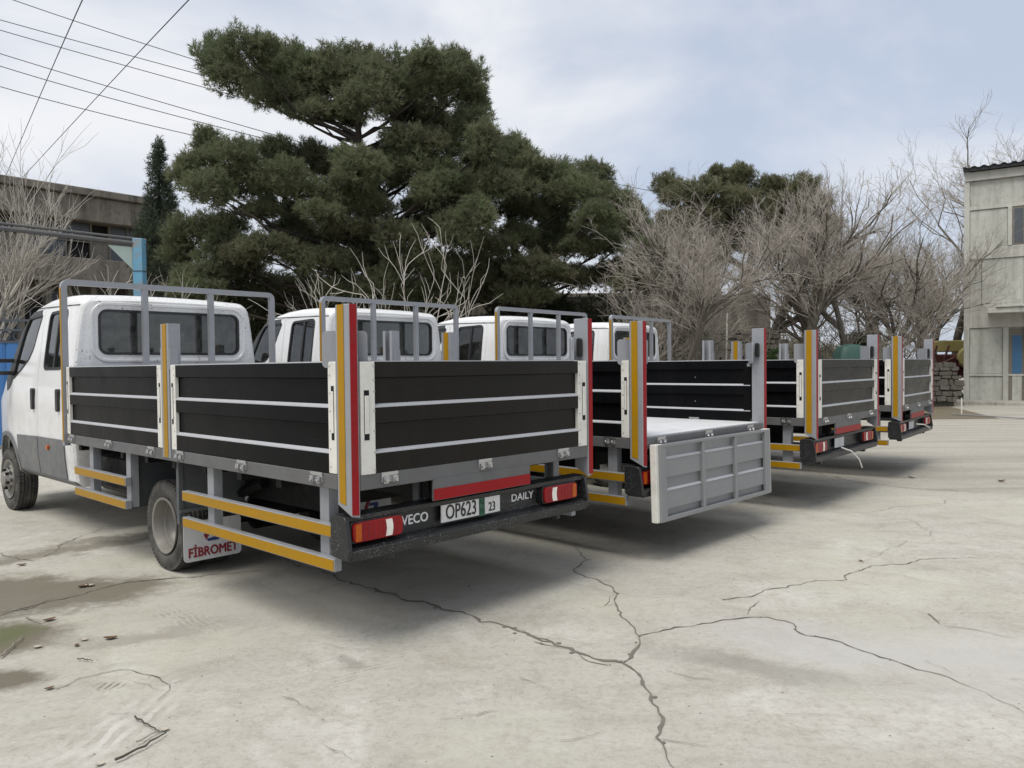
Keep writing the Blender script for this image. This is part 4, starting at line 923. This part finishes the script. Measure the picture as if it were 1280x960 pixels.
MB().box(-.8, 1.4, .45, .6, 2.0, 2.5).build('guard', 'yelm', fmch, bevel=.04)
for x_ in (-.7, .7): mb = MB(); mb.lathe([(-.1, .2), (-.1, .38), (.1, .38), (.1, .2)], 16, closed=True); q = mb.build('wheel', 'tyre', fmch); q.location = (x_, -.45, .38); q.rotation_euler = (0, 0, R(90))
# --- white pole
p0 = at(907, 440, 25.5); mb = MB(); mb.tube([(p0.x, p0.y, 0), (p0.x + .02, p0.y, 1.8), (p0.x + .06, p0.y, 3.25)], .03, 6); tag(mb.build('white_pole', 'alu'), 'slim white pole in front of the rough stone wall', 'pole')
# --- distant houses glimpsed through the trees
M['farwall'] = simple('far_pale_wall', (.34, .34, .33), .8); M['farroof'] = simple('far_grey_roof', (.2, .19, .19), .7)
def house(x, y, w_, d_, h, rz, label, floors=3):
    e = empty('house', (x, y, 0), rz); tag(e, label, 'building'); MB().box(-w_ / 2, w_ / 2, 0, d_, 0, h).build('wall', 'farwall', e)
    MB().prism([(-w_ / 2 - .4, h), (w_ / 2 + .4, h), (w_ / 2 + .4, h + .25), (-w_ / 2 - .4, h + .25)], -.4, d_ + .4, 'y').build('roof', 'farroof', e, smooth=False)
    for f_ in range(floors):
        for i in range(int(w_ / 2.2)):
            xx = -w_ / 2 + 1.1 + i * 2.2; wd = MB().box(xx - .5, xx + .5, -.05, .05, 1 + f_ * 3, 2.4 + f_ * 3).build('window', 'frame', e); MB().box(xx - .43, xx + .43, -.07, -.045, 1.07 + f_ * 3, 2.33 + f_ * 3).build('window_pane', 'oldglass', wd)
house(-11.5, 62, 14, 9, 8.6, .1, 'pale flat-roofed house glimpsed through the big pine', 2)
house(12.5, 58, 12, 9, 5.5, -.15, 'low pale house glimpsed between bare trunks', 1)

# ================================================================== OVERHEAD WIRES
M['wire'] = simple('black_cable', (.035, .036, .04), .6)
def wire(pts, r, label, Y, g):
    P = [at(px, py, Y + dy) for px, py, dy in pts]; a, c = P[0], P[-1]; mid = P[1] if len(P) > 2 else a.lerp(c, .5)
    path = []
    for i in range(13):
        t = i / 12; path.append(a * (1 - t) * (1 - 2 * t) + mid * 4 * t * (1 - t) + c * t * (2 * t - 1))
    mb = MB(); mb.tube(path, r, 5); tag(mb.build('overhead_wire', 'wire'), label, 'wire', g)
G = 'overhead wires'
L1 = 'thin dark overhead wire running towards the tall pine'
for y0, ym, y1 in ((-28, 40, 118), (15, 62, 129), (27, 76, 144), (55, 108, 180), (70, 122, 186), (97, 144, 200)):
    wire(((-60, y0 - 7 if y0 > -20 else y0, 0), (135, ym, 2.2), (390, y1 + 2, 5.0)), .017, L1, 31, G)
L2 = 'dark overhead wire slanting steeply across the others'
wire(((112, -20, 0), (52, 115, 12), (5, 225, 26)), .014, L2, 17, 'steep overhead wires'); wire(((255, -20, 0), (130, 112, 12), (28, 222, 26)), .014, L2, 17, 'steep overhead wires')
wire(((740, 222, 0), (785, 233, 1), (840, 243, 2)), .014, 'faint wire strung between the big pine and the far pine', 38, G)

# ================================================================== TREES
def tubes_np(paths):            # paths: list of (pts (k,3), radii (k), nsides) -> verts, faces
    V = []; F = []; base = 0
    for P, rad, n in paths:
        P = np.asarray(P, float); k = len(P); d = np.gradient(P, axis=0); d /= np.linalg.norm(d, axis=1)[:, None] + 1e-9
        ref = np.array([0, 0, 1.]) if abs(d[0, 2]) < .9 else np.array([1., 0, 0])
        u = np.cross(d, ref); u /= np.linalg.norm(u, axis=1)[:, None] + 1e-9; w = np.cross(d, u)
        a = np.arange(n) * 2 * np.pi / n
        ring = P[:, None, :] + (u[:, None, :] * np.cos(a)[None, :, None] + w[:, None, :] * np.sin(a)[None, :, None]) * np.asarray(rad)[:, None, None]
        V.append(ring.reshape(-1, 3))
        i = np.arange(k - 1)[:, None] * n; j = np.arange(n)[None, :]; j2 = (j + 1) % n
        F.append((np.stack([i + j, i + j2, i + n + j2, i + n + j], -1) + base).reshape(-1, 4)); base += k * n
    return np.concatenate(V), np.concatenate(F)
def fast_mesh(name, V, F, mat, smooth=False):
    me = bpy.data.meshes.new(name); nF = len(F); k = F.shape[1]
    me.vertices.add(len(V)); me.vertices.foreach_set('co', V.astype(np.float32).ravel())
    me.loops.add(nF * k); me.loops.foreach_set('vertex_index', F.astype(np.int32).ravel())
    me.polygons.add(nF); me.polygons.foreach_set('loop_start', np.arange(0, nF * k, k, dtype=np.int32))
    me.update(calc_edges=True); me.validate()
    if smooth: me.polygons.foreach_set('use_smooth', [True] * nF)
    me.materials.append(M[mat]); return me
def bark(name, c0, c1):
    m = NT(name); v = m.coord(); c = m.mix(m.noise(v, 3, 6, .7), c0, c1); oi = m.n('ShaderNodeObjectInfo')
    c = m.mix(m.math('MULTIPLY', oi.outputs['Random'], .35), c, mul(c0, .75)); m.bsdf(c, .9, spec=.15, bump=m.noise(v, 18, 4), bstr=.5, bdist=.02); return m.m
M['bark_grey'] = bark('grey_brown_bark', (.10, .088, .074), (.19, .17, .145)); M['bark_pale'] = bark('pale_bark', (.42, .39, .34), (.58, .55, .49))
M['bark_dark'] = bark('dark_bark', (.026, .022, .019), (.06, .05, .042)); M['twig'] = bark('fine_twigs', (.33, .30, .26), (.46, .42, .365))
def unit(v): return v / (np.linalg.norm(v) + 1e-9)
def grow_tree(r, height, trunk_r, levels, nch, spread, up, lean=(0, 0), fork=.35, decay=.62, multi=1, minr=.0045, wob=.12, split=2):
    thick = []; thin = []
    def br(p, d, L, rad, lev):
        k = 5 if lev == 0 else 4 if lev < 3 else 3
        pts = [p]; q = p.copy(); dd = d.copy()
        for i in range(k - 1):
            dd = unit(dd + r.normal(0, wob * (1 + .25 * lev), 3) + np.array([0, 0, up * .12 * (1 if lev else .5)])); q = q + dd * L / (k - 1); pts.append(q)
        end = max(minr, rad * (.55 if lev else .6)); rr = np.linspace(rad, end if lev < levels else minr * .5, k)
        (thick if lev < split else thin).append((pts, rr, 7 if lev == 0 else 5 if lev < 2 else 3))
        if lev >= levels: return
        n = nch[lev]; n = max(1, int(n * r.uniform(.75, 1.3) + .5)); pts = np.array(pts)
        for c in range(n):
            t = r.uniform(fork if lev == 0 else .2, 1) if c else 1.0
            f = t * (k - 1); i = min(int(f), k - 2); base = pts[i] + (pts[i + 1] - pts[i]) * (f - i)
            ax = unit(np.cross(dd, r.normal(0, 1, 3))); ang = spread * r.uniform(.55, 1.25) * (.5 if c == 0 else 1)
            nd = unit(dd * math.cos(ang) + ax * math.sin(ang)); nd = unit(nd + np.array([0, 0, up * .25]))
            br(base, nd, L * decay * r.uniform(.7, 1.2), max(minr, (rad + (end - rad) * t) * (.55 if c else .76)), lev + 1)
    for m_ in range(multi):
        a = r.uniform(0, 6.28); s_ = (.25 if multi > 1 else .0)
        br(np.array([0, 0, -.15]) + np.array([math.cos(a), math.sin(a), 0]) * s_ * .4, unit(np.array([lean[0] + s_ * math.cos(a) * 1.3, lean[1] + s_ * math.sin(a) * 1.3, 1.0])), height * r.uniform(.85, 1.1) if multi > 1 else height, trunk_r * (.7 if multi > 1 else 1), 0)
    return thick, thin
def make_bare(seed, mat_thick, mat_thin, **k):
    r = np.random.default_rng(seed); a, b_ = grow_tree(r, **k); V, F = tubes_np(a); V2, F2 = tubes_np(b_)
    return fast_mesh('trunk', V, F, mat_thick, True), fast_mesh('branches', V2, F2, mat_thin)
bare_protos = {
 'bushy': make_bare(11, 'bark_grey', 'twig', height=3.6, trunk_r=.15, levels=5, nch=[8, 6, 5, 4, 2], spread=.56, up=.5, decay=.56, wob=.14, fork=.55, split=3),
 'bushy2': make_bare(23, 'bark_grey', 'twig', height=3.8, trunk_r=.16, levels=5, nch=[8, 6, 5, 4, 2], spread=.54, up=.5, decay=.56, wob=.14, fork=.50, split=3),
 'tall': make_bare(31, 'bark_grey', 'twig', height=4.8, trunk_r=.19, levels=5, nch=[9, 6, 5, 4, 2], spread=.50, up=.55, decay=.52, wob=.13, fork=.5, split=3),
 'shrub': make_bare(47, 'bark_grey', 'twig', height=1.7, trunk_r=.055, levels=4, nch=[5, 5, 4, 4], spread=.55, up=.45, decay=.70, multi=4, wob=.16, fork=.4),
 'fan': make_bare(53, 'bark_pale', 'bark_pale', height=2.8, trunk_r=.13, levels=5, nch=[7, 6, 4, 4, 2], spread=.42, up=.70, decay=.66, wob=.10, fork=.2, minr=.0045),
 'fig': make_bare(64, 'bark_pale', 'bark_pale', height=1.9, trunk_r=.036, levels=3, nch=[3, 3, 2], spread=.62, up=.42, decay=.62, multi=3, minr=.0075, wob=.15, fork=.3, split=2),
 'airy': make_bare(83, 'bark_grey', 'twig', height=4.6, trunk_r=.12, levels=5, nch=[10, 6, 5, 4, 3], spread=.60, up=.42, decay=.56, wob=.15, fork=.45, minr=.0032, split=3),
}
def bare(kind, px, Y, ztop_px, label, rz=0, sxy=1.0, group=None, name='bare_tree', lean=0):
    p = at(px, 460, Y); e = empty(name, (p.x, p.y, 0)); e.rotation_euler = (0, R(lean), rz)
    tr, brn = bare_protos[kind]; zmax = max(v.co.z for v in brn.vertices) if kind not in bare.h else bare.h[kind]; bare.h[kind] = zmax
    k = at(px, ztop_px, Y).z / zmax; a = link('trunk', tr, None, e); b_ = link('branches', brn, None, e)
    e.scale = (k * sxy, k * sxy, k); tag(e, label, 'tree', group); return e
bare.h = {}
GB = 'bare trees behind the trucks'; LB = 'leafless grey-brown tree with dense fine twigs behind the trucks'
for i, (kd, px, Y, tp, sx, lb) in enumerate((
 ('bushy2', 850, 23.5, 246, 1.25, 'grey bare tree at the near end of the rough stone wall'),
 ('bushy', 905, 25, 220, 1.25, 'wide twiggy bare tree standing by the slim white pole'),
 ('tall', 950, 28, 212, 1.3, 'thick-trunked bare tree in front of the olive-green pine'),
 ('bushy2', 990, 26, 222, 1.25, 'bare tree with dense crown behind the small bright green bush'),
 ('bushy', 1040, 27, 240, 1.25, 'bare tree right behind the green tarpaulin stack'),
 ('shrub', 1130, 27, 300, 1.3, 'many-stemmed bare shrub between the tarpaulin stack and the low stone wall'),
 ('bushy', 1155, 29, 268, 1.25, 'bare tree beside the red and yellow farm machine'),
 ('shrub', 812, 24, 305, 1.1, 'many-stemmed bare shrub beside the low pine bough'),
 ('bushy2', 876, 27, 228, 1.25, 'bare tree between the wall end and the slim white pole'),
 ('tall', 1012, 30, 232, 1.25, 'bare tree crowding between the thick-trunked tree and the tarpaulin stack'),
 ('bushy2', 1105, 31, 265, 1.25, 'bare tree between the slender tall one and the farm machine'))):
    bare(kd, px, Y, tp, lb, rz=i * 2.1 + .4, sxy=sx, group=GB)
bare('tall', 1062, 27.5, 205, 'slender bare tree with upright pale top, taller than its bare neighbours', rz=2.0, sxy=.62)
bare('airy', 1258, 42, 122, 'tall fine-twigged bare tree rising behind the grey rendered building', rz=1.0, sxy=1.15)
for px, Y, tp, rz, lb in ((925, 33, 226, .5, 'hazy bare tree just in front of the olive-green pine trunk'), (1000, 34, 228, 2.2, 'hazy bare tree at the right side of the olive-green pine'), (1075, 35, 240, 4.0, 'hazy bare tree far behind the tarpaulin stack'), (1130, 36, 262, 5.5, 'hazy bare tree far behind the farm machine'), (1170, 35, 250, 1.4, 'hazy bare tree in the gap beside the rendered building')):
    bare('airy', px, Y, tp, lb, rz=rz, sxy=1.15, group=GB)
bare('bushy', 1092, 29, 282, 'low bare tree behind the tarpaulin stack and the slender tall tree', rz=5.1, sxy=1.3)
bare('bushy2', 1178, 31.5, 278, 'bare tree whose twigs brush the corner of the rendered building', rz=3.6, sxy=1.35)
bare('tall', 1190, 36, 225, 'bare tree with open branches just left of the rendered building', rz=4.0, sxy=.95)
bare('fan', -12, 24, 130, 'pale-barked bare tree with fanned upright branches before the derelict building', rz=.6, sxy=1.05)
bare('fig', 487, 18.5, 292, 'pale bare fig tree with forked twigs in front of the big pine', rz=.4, sxy=.8)
bare('fig', 535, 18.5, 268, 'pale bare fig tree whose single long twig reaches highest before the pine', rz=2.2, sxy=.7)
GF = 'small pale bare trees behind the cabs'; LF = 'small pale bare tree with stubby twigs showing above the truck cabs'
for px, Y, tp, rz in ((378, 20, 335, 1.0), (402, 20.5, 342, 3.0), (250, 21, 335, 4.1), (215, 22, 345, 5.0), (120, 22, 330, .9)): bare('fig', px, Y, tp, LF, rz=rz, sxy=.85, group=GF)

# ---- conifers
def needle_mat(name, c0, c1, c2):
    m = NT(name); v = m.coord(); c = m.mix(m.ramp(m.noise(v, .8, 4, .6), .35, .65), c0, c1); at_ = m.n('ShaderNodeAttribute', attribute_name='tone'); c = m.mix(at_.outputs['Fac'], c, c2)
    b_ = m.bsdf(c, .7, spec=.2)
    tl = m.n('ShaderNodeBsdfTranslucent'); m.l(c, tl.inputs['Color']); mx_ = m.n('ShaderNodeMixShader'); mx_.inputs[0].default_value = .45; m.l(b_.outputs[0], mx_.inputs[1]); m.l(tl.outputs[0], mx_.inputs[2]); m.l(mx_.outputs[0], m.out.inputs['Surface']); return m.m
M['pine'] = needle_mat('pine_needles', (.12, .15, .08), (.19, .225, .12), (.21, .18, .125)); M['pine_far'] = needle_mat('far_pine_needles', (.13, .145, .08), (.20, .215, .115), (.22, .19, .13)); M['cypress'] = needle_mat('cypress_scales', (.05, .072, .05), (.085, .112, .075), (.095, .10, .065))
def needles(clumps, r, dens, nl, nw, per, mat, name='needles'):
    # clumps: (centre, rx, ry, rz, brown). every tuft is a spray of thin blades round a shoot
    C = []; D = []; Tn = []
    for c, rx, ry, rz, br in clumps:
        n = int(dens * (rx * rz + ry * rz + rx * ry)); u = r.normal(0, 1, (n, 3)); u /= np.linalg.norm(u, axis=1)[:, None]
        lump = 1 + .16 * np.sin(u[:, 0] * 5 + c[0] * 3) + .16 * np.sin(u[:, 1] * 6 + c[2] * 4) + .12 * np.sin(u[:, 2] * 7 + c[0])
        rad = (r.uniform(.12, 1, n) ** .42) * lump; p = u * rad[:, None] * np.array([rx, ry, rz]) + np.array(c)
        p[:, 2] += np.where(u[:, 2] < 0, .35 * rz * -u[:, 2] * rad, 0)
        d = u * .9 + np.array([0, 0, .75]) + r.normal(0, .35, (n, 3)); C.append(p); D.append(d / np.linalg.norm(d, axis=1)[:, None])
        Tn.append(np.clip(r.normal(.12 + br, .14, n) + np.where(rad < .55, .25, 0), 0, 1))
    C = np.concatenate(C); D = np.concatenate(D); Tn = np.concatenate(Tn); n = len(C)
    shoot = r.uniform(.5, 1.1, n) * nl
    k = np.repeat(np.arange(n), per); s_ = r.uniform(-.2, 1, n * per)
    base = C[k] + D[k] * (s_ * shoot[k])[:, None]
    q = r.normal(0, 1, (n * per, 3)); q -= D[k] * np.sum(q * D[k], 1)[:, None]; q /= np.linalg.norm(q, axis=1)[:, None] + 1e-9
    dirn = D[k] * r.uniform(.4, 1.0, n * per)[:, None] + q * r.uniform(.4, 1, n * per)[:, None]; dirn /= np.linalg.norm(dirn, axis=1)[:, None]
    side = np.cross(dirn, r.normal(0, 1, (n * per, 3))); side /= np.linalg.norm(side, axis=1)[:, None] + 1e-9
    L = nl * r.uniform(.6, 1.15, n * per)
    V = np.stack([base - side * nw / 2, base + side * nw / 2, base + dirn * L[:, None]], 1).reshape(-1, 3)
    me = fast_mesh(name, V, np.arange(len(V)).reshape(-1, 3), mat)
    at_ = me.attributes.new('tone', 'FLOAT', 'FACE'); at_.data.foreach_set('value', Tn[k].astype(np.float32)); return me
def conifer(name, label, px, Y, clist, seed, mat='pine', trunk_r=.26, dens=235, nl=.175, nw=.022, per=11, depth=2.4, lean=0, ztrunk=None, barkm='bark_dark'):
    r = np.random.default_rng(seed); o = at(px, 460, Y); e = empty(name, (o.x, o.y, 0)); tag(e, label, 'tree'); clumps = []; paths = []
    O = np.array([o.x, o.y, 0.]); zt = ztrunk or max(at(c[0], c[1], Y).z for c in clist) * .93
    tp = []; 
    for i in range(9):
        t = i / 8; tp.append(np.array([lean * t * t + .25 * math.sin(t * 5 + seed), .2 * math.sin(t * 4), -.2 + t * zt]))
    paths.append((tp, np.linspace(trunk_r, trunk_r * .25, 9), 9)); TP = np.array(tp)
    for c in clist:
        cx_, cy_, rx, ry = c[:4]; br = c[4] if len(c) > 4 else 0; dy = r.uniform(-1, 1) * depth * (.55 + .45 * r.random()); p = at(cx_, cy_, Y + dy); s_ = (Y + dy) / FPX
        cc_ = np.array([p.x, p.y, p.z]) - O; a0, a1, a2 = rx * s_ * 1.1, (rx * .6 + ry * .4) * s_ * 1.1, ry * s_ * 1.15; a2 *= 1.18; clumps.append((cc_, a0 * .84, a1 * .84, a2 * .80, br + .1))
        for q in range(7):
            u = r.normal(0, 1, 3); u[2] = abs(u[2]) * 1.1 - .25; u /= np.linalg.norm(u); k_ = r.uniform(.34, .52); clumps.append((cc_ + u * np.array([a0, a1, a2]) * r.uniform(.55, .85), a0 * k_, a1 * k_, a2 * k_ * 1.15, br + r.uniform(-.15, .28)))
        zz = max(.8, cc_[2] - np.hypot(*(cc_[:2])) * r.uniform(.25, .6) - .3); b0 = np.array([np.interp(zz, TP[:, 2], TP[:, 0]), np.interp(zz, TP[:, 2], TP[:, 1]), zz])
        mid = (b0 + cc_) / 2 + np.array([0, 0, -.2]) + r.normal(0, .15, 3); L = np.linalg.norm(cc_ - b0); rb_ = min(trunk_r * .3, .022 + L * .012)
        paths.append(([b0, b0 * .55 + mid * .45 + r.normal(0, .08, 3), mid, (mid + cc_) / 2 + r.normal(0, .1, 3), cc_], [rb_, rb_ * .85, rb_ * .65, rb_ * .45, .015], 6))
        for q in range(9):
            u = r.normal(0, 1, 3); u /= np.linalg.norm(u); u[2] = abs(u[2]) * .7 - .15; st = mid * (1 - .5 * r.random()) + cc_ * .5 if q % 3 == 0 else cc_ + r.normal(0, .1, 3)
            en = cc_ + u * np.array([rx, rx * .7, ry]) * s_ * .95; st = cc_ * .6 + mid * .4 if q % 3 == 0 else st
            paths.append(([st, (st + en) / 2 + r.normal(0, .08, 3), en], [.022, .014, .006], 4))
    for c_, a0, a1, a2, br in list(clumps):
        for q in range(3):
            u = r.normal(0, 1, 3); u[2] = abs(u[2]); u /= np.linalg.norm(u); clumps.append((c_ + u * np.array([a0, a1, a2]) * r.uniform(.95, 1.25), .10, .10, .16, br))
    V, F = tubes_np(paths); link('trunk', fast_mesh('trunk', V, F, barkm, True), None, e)
    link('crown', needles(clumps, r, dens, nl, nw, per, mat), None, e); return e
PA = [(275,80,30,20),(310,72,34,20),(350,92,34,22),(297,108,34,18),(340,122,40,17),(400,92,34,20),(440,86,34,20),(420,112,42,20),(470,100,38,22),(385,142,26,12),(462,128,34,26),(522,98,28,20),(556,95,26,22),(586,108,22,22),(540,122,34,20),(592,132,18,18),(500,122,30,22),(530,78,16,10),(565,80,14,10),
 (550,162,34,16),(592,165,20,26),(545,192,34,16),(605,190,22,22),(502,178,24,12),
 (262,188,17,15),(238,222,20,18),(290,206,34,20),(330,200,34,18),(300,236,38,18),(262,242,24,18),(350,226,38,20),(390,205,34,18),(420,214,34,18),(450,215,34,20),(380,242,34,14),(490,204,28,20),(515,216,30,22),(440,238,28,14),(480,232,28,16),
 (238,300,28,20),(224,322,18,14),(280,292,28,16),(290,322,38,18),(332,318,38,14,.1),(380,312,36,14,.1),(310,346,40,14,.15),(258,346,30,13),(428,288,34,12,.15),(362,268,20,9),(405,335,45,16,.1),(460,330,45,18,.1),
 (560,256,38,20),(592,280,34,20),(540,246,22,14),(578,302,24,12),
 (440,305,36,16),(500,300,30,13,.1),(520,332,34,16),(480,362,40,16),(430,368,40,15),(385,366,38,15),(345,372,38,14),(545,292,24,12),(612,312,28,14),(300,375,40,14),(250,370,34,14),(530,372,38,14),(470,268,22,10),(420,262,24,9),(520,262,18,9),(505,150,24,11),(430,150,24,10),(560,235,30,16),(620,235,26,18),(520,285,26,12),(400,270,26,10),(450,255,26,10),(360,290,28,11),(600,215,24,16),(560,222,28,15),(320,268,24,10)]
PB = [(622,200,32,18),(652,214,34,18),(600,240,36,16),(642,240,34,16),(680,226,30,20),(702,232,26,18),(745,230,20,20),(722,246,30,18),(760,258,28,18),(690,262,30,16),(650,266,34,14),(782,268,22,18),(740,278,28,14),(700,290,32,14),(722,312,28,12),(680,314,30,12),(750,312,28,13),(792,292,16,20),(768,292,24,14),(690,346,36,13,.25),(725,352,30,12,.25),(640,300,32,14),(612,215,22,18),(640,190,18,12),(665,340,34,14,.1),(630,345,34,16,.05),
 (575,345,32,18),(604,338,36,18),(545,342,24,16),(620,366,36,13),(582,370,40,13),(660,372,38,12,.15)]
PD = [(812,325,24,16),(792,338,28,13),(770,350,30,12,.2),(825,345,20,12,.15),(800,358,30,12,.25)]
PC = [(860,290,30,14,.1),(910,285,30,14,.1),(960,280,28,14,.1),(1000,275,24,13,.1),(930,305,34,14,.15),(880,325,34,14,.2),(980,315,34,14,.2),(845,320,26,13,.1),(1020,300,24,13,.15),(830,236,18,13),(852,250,24,15),(880,240,18,12),(910,234,24,14),(930,224,18,10),(860,272,24,13,.1),(960,240,24,13,.1),(1000,242,20,12,.1),(1018,262,18,13,.15),(892,264,28,13,.1),(840,278,20,11,.1),(920,256,28,14,.1),(975,262,26,14,.15),(940,280,28,14,.2),(895,222,12,8),(830,300,24,12,.2),(880,300,28,12,.25),(985,290,26,12,.25),(1030,285,18,10,.2)]
conifer('pine_tree', 'tall spreading dark pine with layered crown, the biggest tree', 452, 26.5, PA, 5, trunk_r=.30)
conifer('pine_tree', 'broad rounded dark pine right beside the tallest pine', 645, 28.5, PB, 6, trunk_r=.32)
conifer('pine_tree', 'small low pine bough tree beside the bare trees', 800, 27, PD, 8, trunk_r=.12)
conifer('pine_tree', 'olive-green pine rising behind the thicket of bare trees', 940, 35, PC, 9, mat='pine_far', trunk_r=.34)
# cypress
r = np.random.default_rng(12); o = at(200, 460, 31); e = empty('cypress_tree', (o.x, o.y, 0)); tag(e, 'narrow pointed dark cypress next to the derelict building', 'tree'); zt = at(200, 176, 31).z; cl = []
for i in range(170):
    t = (i / 169) ** 1.1; z = .6 + (zt - .75) * t; w_ = (2.1 * (1 - t) ** 1.0 + .04) * 1.0; a = r.uniform(0, 6.28); rr = w_ * r.uniform(.4, 1.0); cl.append((np.array([rr * math.cos(a) + .12, rr * math.sin(a), z]), .14 + w_ * .20, .14 + w_ * .20, .24 + w_ * .26, r.uniform(0, .25)))
link('trunk', fast_mesh('trunk', *tubes_np([([(0, 0, -.1), (.05, 0, zt * .5), (.12, 0, zt * .97)], [.2, .12, .02], 8)]), 'bark_dark', True), None, e)
link('crown', needles(cl, r, 330, .15, .024, 5, 'cypress'), None, e)
# evergreen shrubs in the shade behind the cabs
M['shrub'] = needle_mat('shrub_leaves', (.035, .05, .026), (.06, .078, .038), (.09, .08, .05)); M['bush'] = needle_mat('bush_leaves', (.04, .075, .025), (.07, .12, .04), (.07, .09, .03))
def shrub(px, Y, tp, hw_, label, mat, seed, nl=.12, nw=.045, dens=260):
    r = np.random.default_rng(seed); o = at(px, 460, Y); e = empty('shrub', (o.x, o.y, 0)); zt = at(px, tp, Y).z; w_ = hw_ * Y / FPX; cl = []; ps = []
    for i in range(14):
        z = r.uniform(.25, .85) * zt; a = r.uniform(0, 6.28); q = w_ * r.uniform(.1, .75); c = np.array([q * math.cos(a), q * math.sin(a) * .7, z]); cl.append((c, w_ * .38, w_ * .34, zt * .16, 0)); ps.append(([(0, 0, -.1), tuple(c * np.array([.4, .4, .5])), tuple(c)], [.05, .035, .012], 5))
    link('stem', fast_mesh('stem', *tubes_np(ps), 'bark_dark', True), None, e); link('foliage', needles(cl, r, dens, nl, nw, 5, mat), None, e); tag(e, label, 'shrub'); return e
GS = 'dark shrubs behind the cabs'
for i, (px, Y, tp, hw_) in enumerate(((300, 27, 345, 45), (355, 28, 350, 50), (430, 28.5, 345, 55), (500, 29, 350, 50), (700, 30, 355, 55), (770, 31, 350, 50), (225, 28, 352, 40), (560, 30, 358, 50), (640, 30, 355, 50))): tag(shrub(px, Y, tp, hw_, 'dark evergreen shrub in the shade beneath the pines', 'shrub', 100 + i, dens=170), group=GS)
shrub(966, 22, 432, 14, 'small bright green bush between bare trunks', 'bush', 140)
shrub(1075, 30, 412, 26, 'dull green bush behind the tarpaulin stack', 'shrub', 141)
# far thicket that closes the horizon: one mass of brush
r = np.random.default_rng(77); cl = []; ps = []
for i in range(260):
    x = r.uniform(-34, 34); y = 74 + r.uniform(-5, 8) ; h = r.uniform(2.2, 4.2); cl.append((np.array([x, y, h * .55]), 1.6, 1.2, h * .5, .5))
tag(link('far_thicket', needles(cl, r, 26, .5, .10, 6, 'pine_far'), None), 'distant brown brush closing the view', 'thicket', kind='stuff')

# ================================================================== LITTER ON THE CONCRETE
M['leaf'] = simple('dead_leaf', (.11, .06, .03), .8, var=.4, scale=30); M['leafpale'] = simple('pale_leaf', (.42, .38, .31), .8, var=.2, scale=30); M['stick'] = simple('dead_stick', (.07, .055, .045), .9); M['stickp'] = simple('pale_stick', (.28, .25, .2), .9)
def leaf(px, py, s_, rz, mat, label, g=None):
    s_ *= .75; p = gp(px, py); b = MB(); n = 7; vs = []
    for i in range(n):
        t = i / (n - 1); w_ = math.sin(t * math.pi) ** .8 * .32 * s_ + .002; zz = .006 + .18 * s_ * (t - .5) ** 2 * 2
        vs += [((t - .5) * s_, -w_, zz + .10 * s_), ((t - .5) * s_, 0, zz), ((t - .5) * s_, w_, zz + .07 * s_)]
    fs = []
    for i in range(n - 1):
        for q in range(2): fs.append((i * 3 + q, i * 3 + q + 1, i * 3 + q + 4, i * 3 + q + 3))
    b.add(vs, fs); o = b.build('fallen_leaf', mat, recalc=False); o.location = p; o.rotation_euler = (0, 0, rz); tag(o, label, 'leaf', g)
GL = 'dead leaves on the concrete'
for px, py, s_, rz, mt in ((27, 707, .09, .4, 'leaf'), (62, 776, .10, 1, 'leaf'), (138, 799, .10, .2, 'leaf'), (62, 862, .06, .8, 'leaf'), (96, 808, .05, 2, 'leaf'), (1252, 602, .16, .3, 'leaf'), (586, 734, .035, 1, 'leaf'), (1076, 702, .05, 2.2, 'leaf')): leaf(px, py, s_, rz, mt, 'curled dark brown dead leaf lying on the concrete', GL)
for px, py, s_, rz in ((105, 801, .06, .5), (47, 810, .07, 0), (205, 914, .06, .3), (125, 957, .05, 1), (112, 733, .10, .2)): leaf(px, py, s_, rz, 'leafpale', 'pale dry leaf lying on the concrete', 'pale dry leaves on the concrete')
leaf(104, 734, .11, 1.2, 'leaf', 'crumpled brown leaf beside a pale one on the long crack')
leaf(1140, 597, .16, .2, 'leafpale', 'pale scrap lying on the stained asphalt edge')
def stick(pts, r_, mat, label):
    P = [gp(*p) + Vector((0, 0, .012)) for p in pts]; mb = MB(); path = []
    for i in range(len(P) - 1):
        for k in range(4): path.append(P[i].lerp(P[i + 1], k / 4) + Vector((random.uniform(-.006, .006), random.uniform(-.006, .006), random.uniform(0, .008))))
    path.append(P[-1]); mb.tube(path, [r_ * (1 - .6 * i / len(path)) for i in range(len(path))], 6); tag(mb.build('fallen_stick', mat), label, 'stick')
stick(((144, 955), (182, 936), (208, 919)), .006, 'stick', 'long dark dead stick lying on the concrete'); stick(((168, 900), (185, 910), (200, 918)), .0045, 'stick', 'short dark stick touching the long one at an angle')
stick(((0, 824), (15, 811), (29, 798)), .006, 'stickp', 'pale stick lying at the edge of the mossy patch'); stick(((172, 932), (190, 922), (199, 916)), .0035, 'stickp', 'thin pale stick lying beside the long dark one'); stick(((32, 772), (42, 778), (49, 780)), .005, 'stickp', 'curved pale twig above the mossy patch')
stick(((98, 826), (108, 828), (116, 829)), .0035, 'stick', 'tiny dark forked twig near the tyre marks')
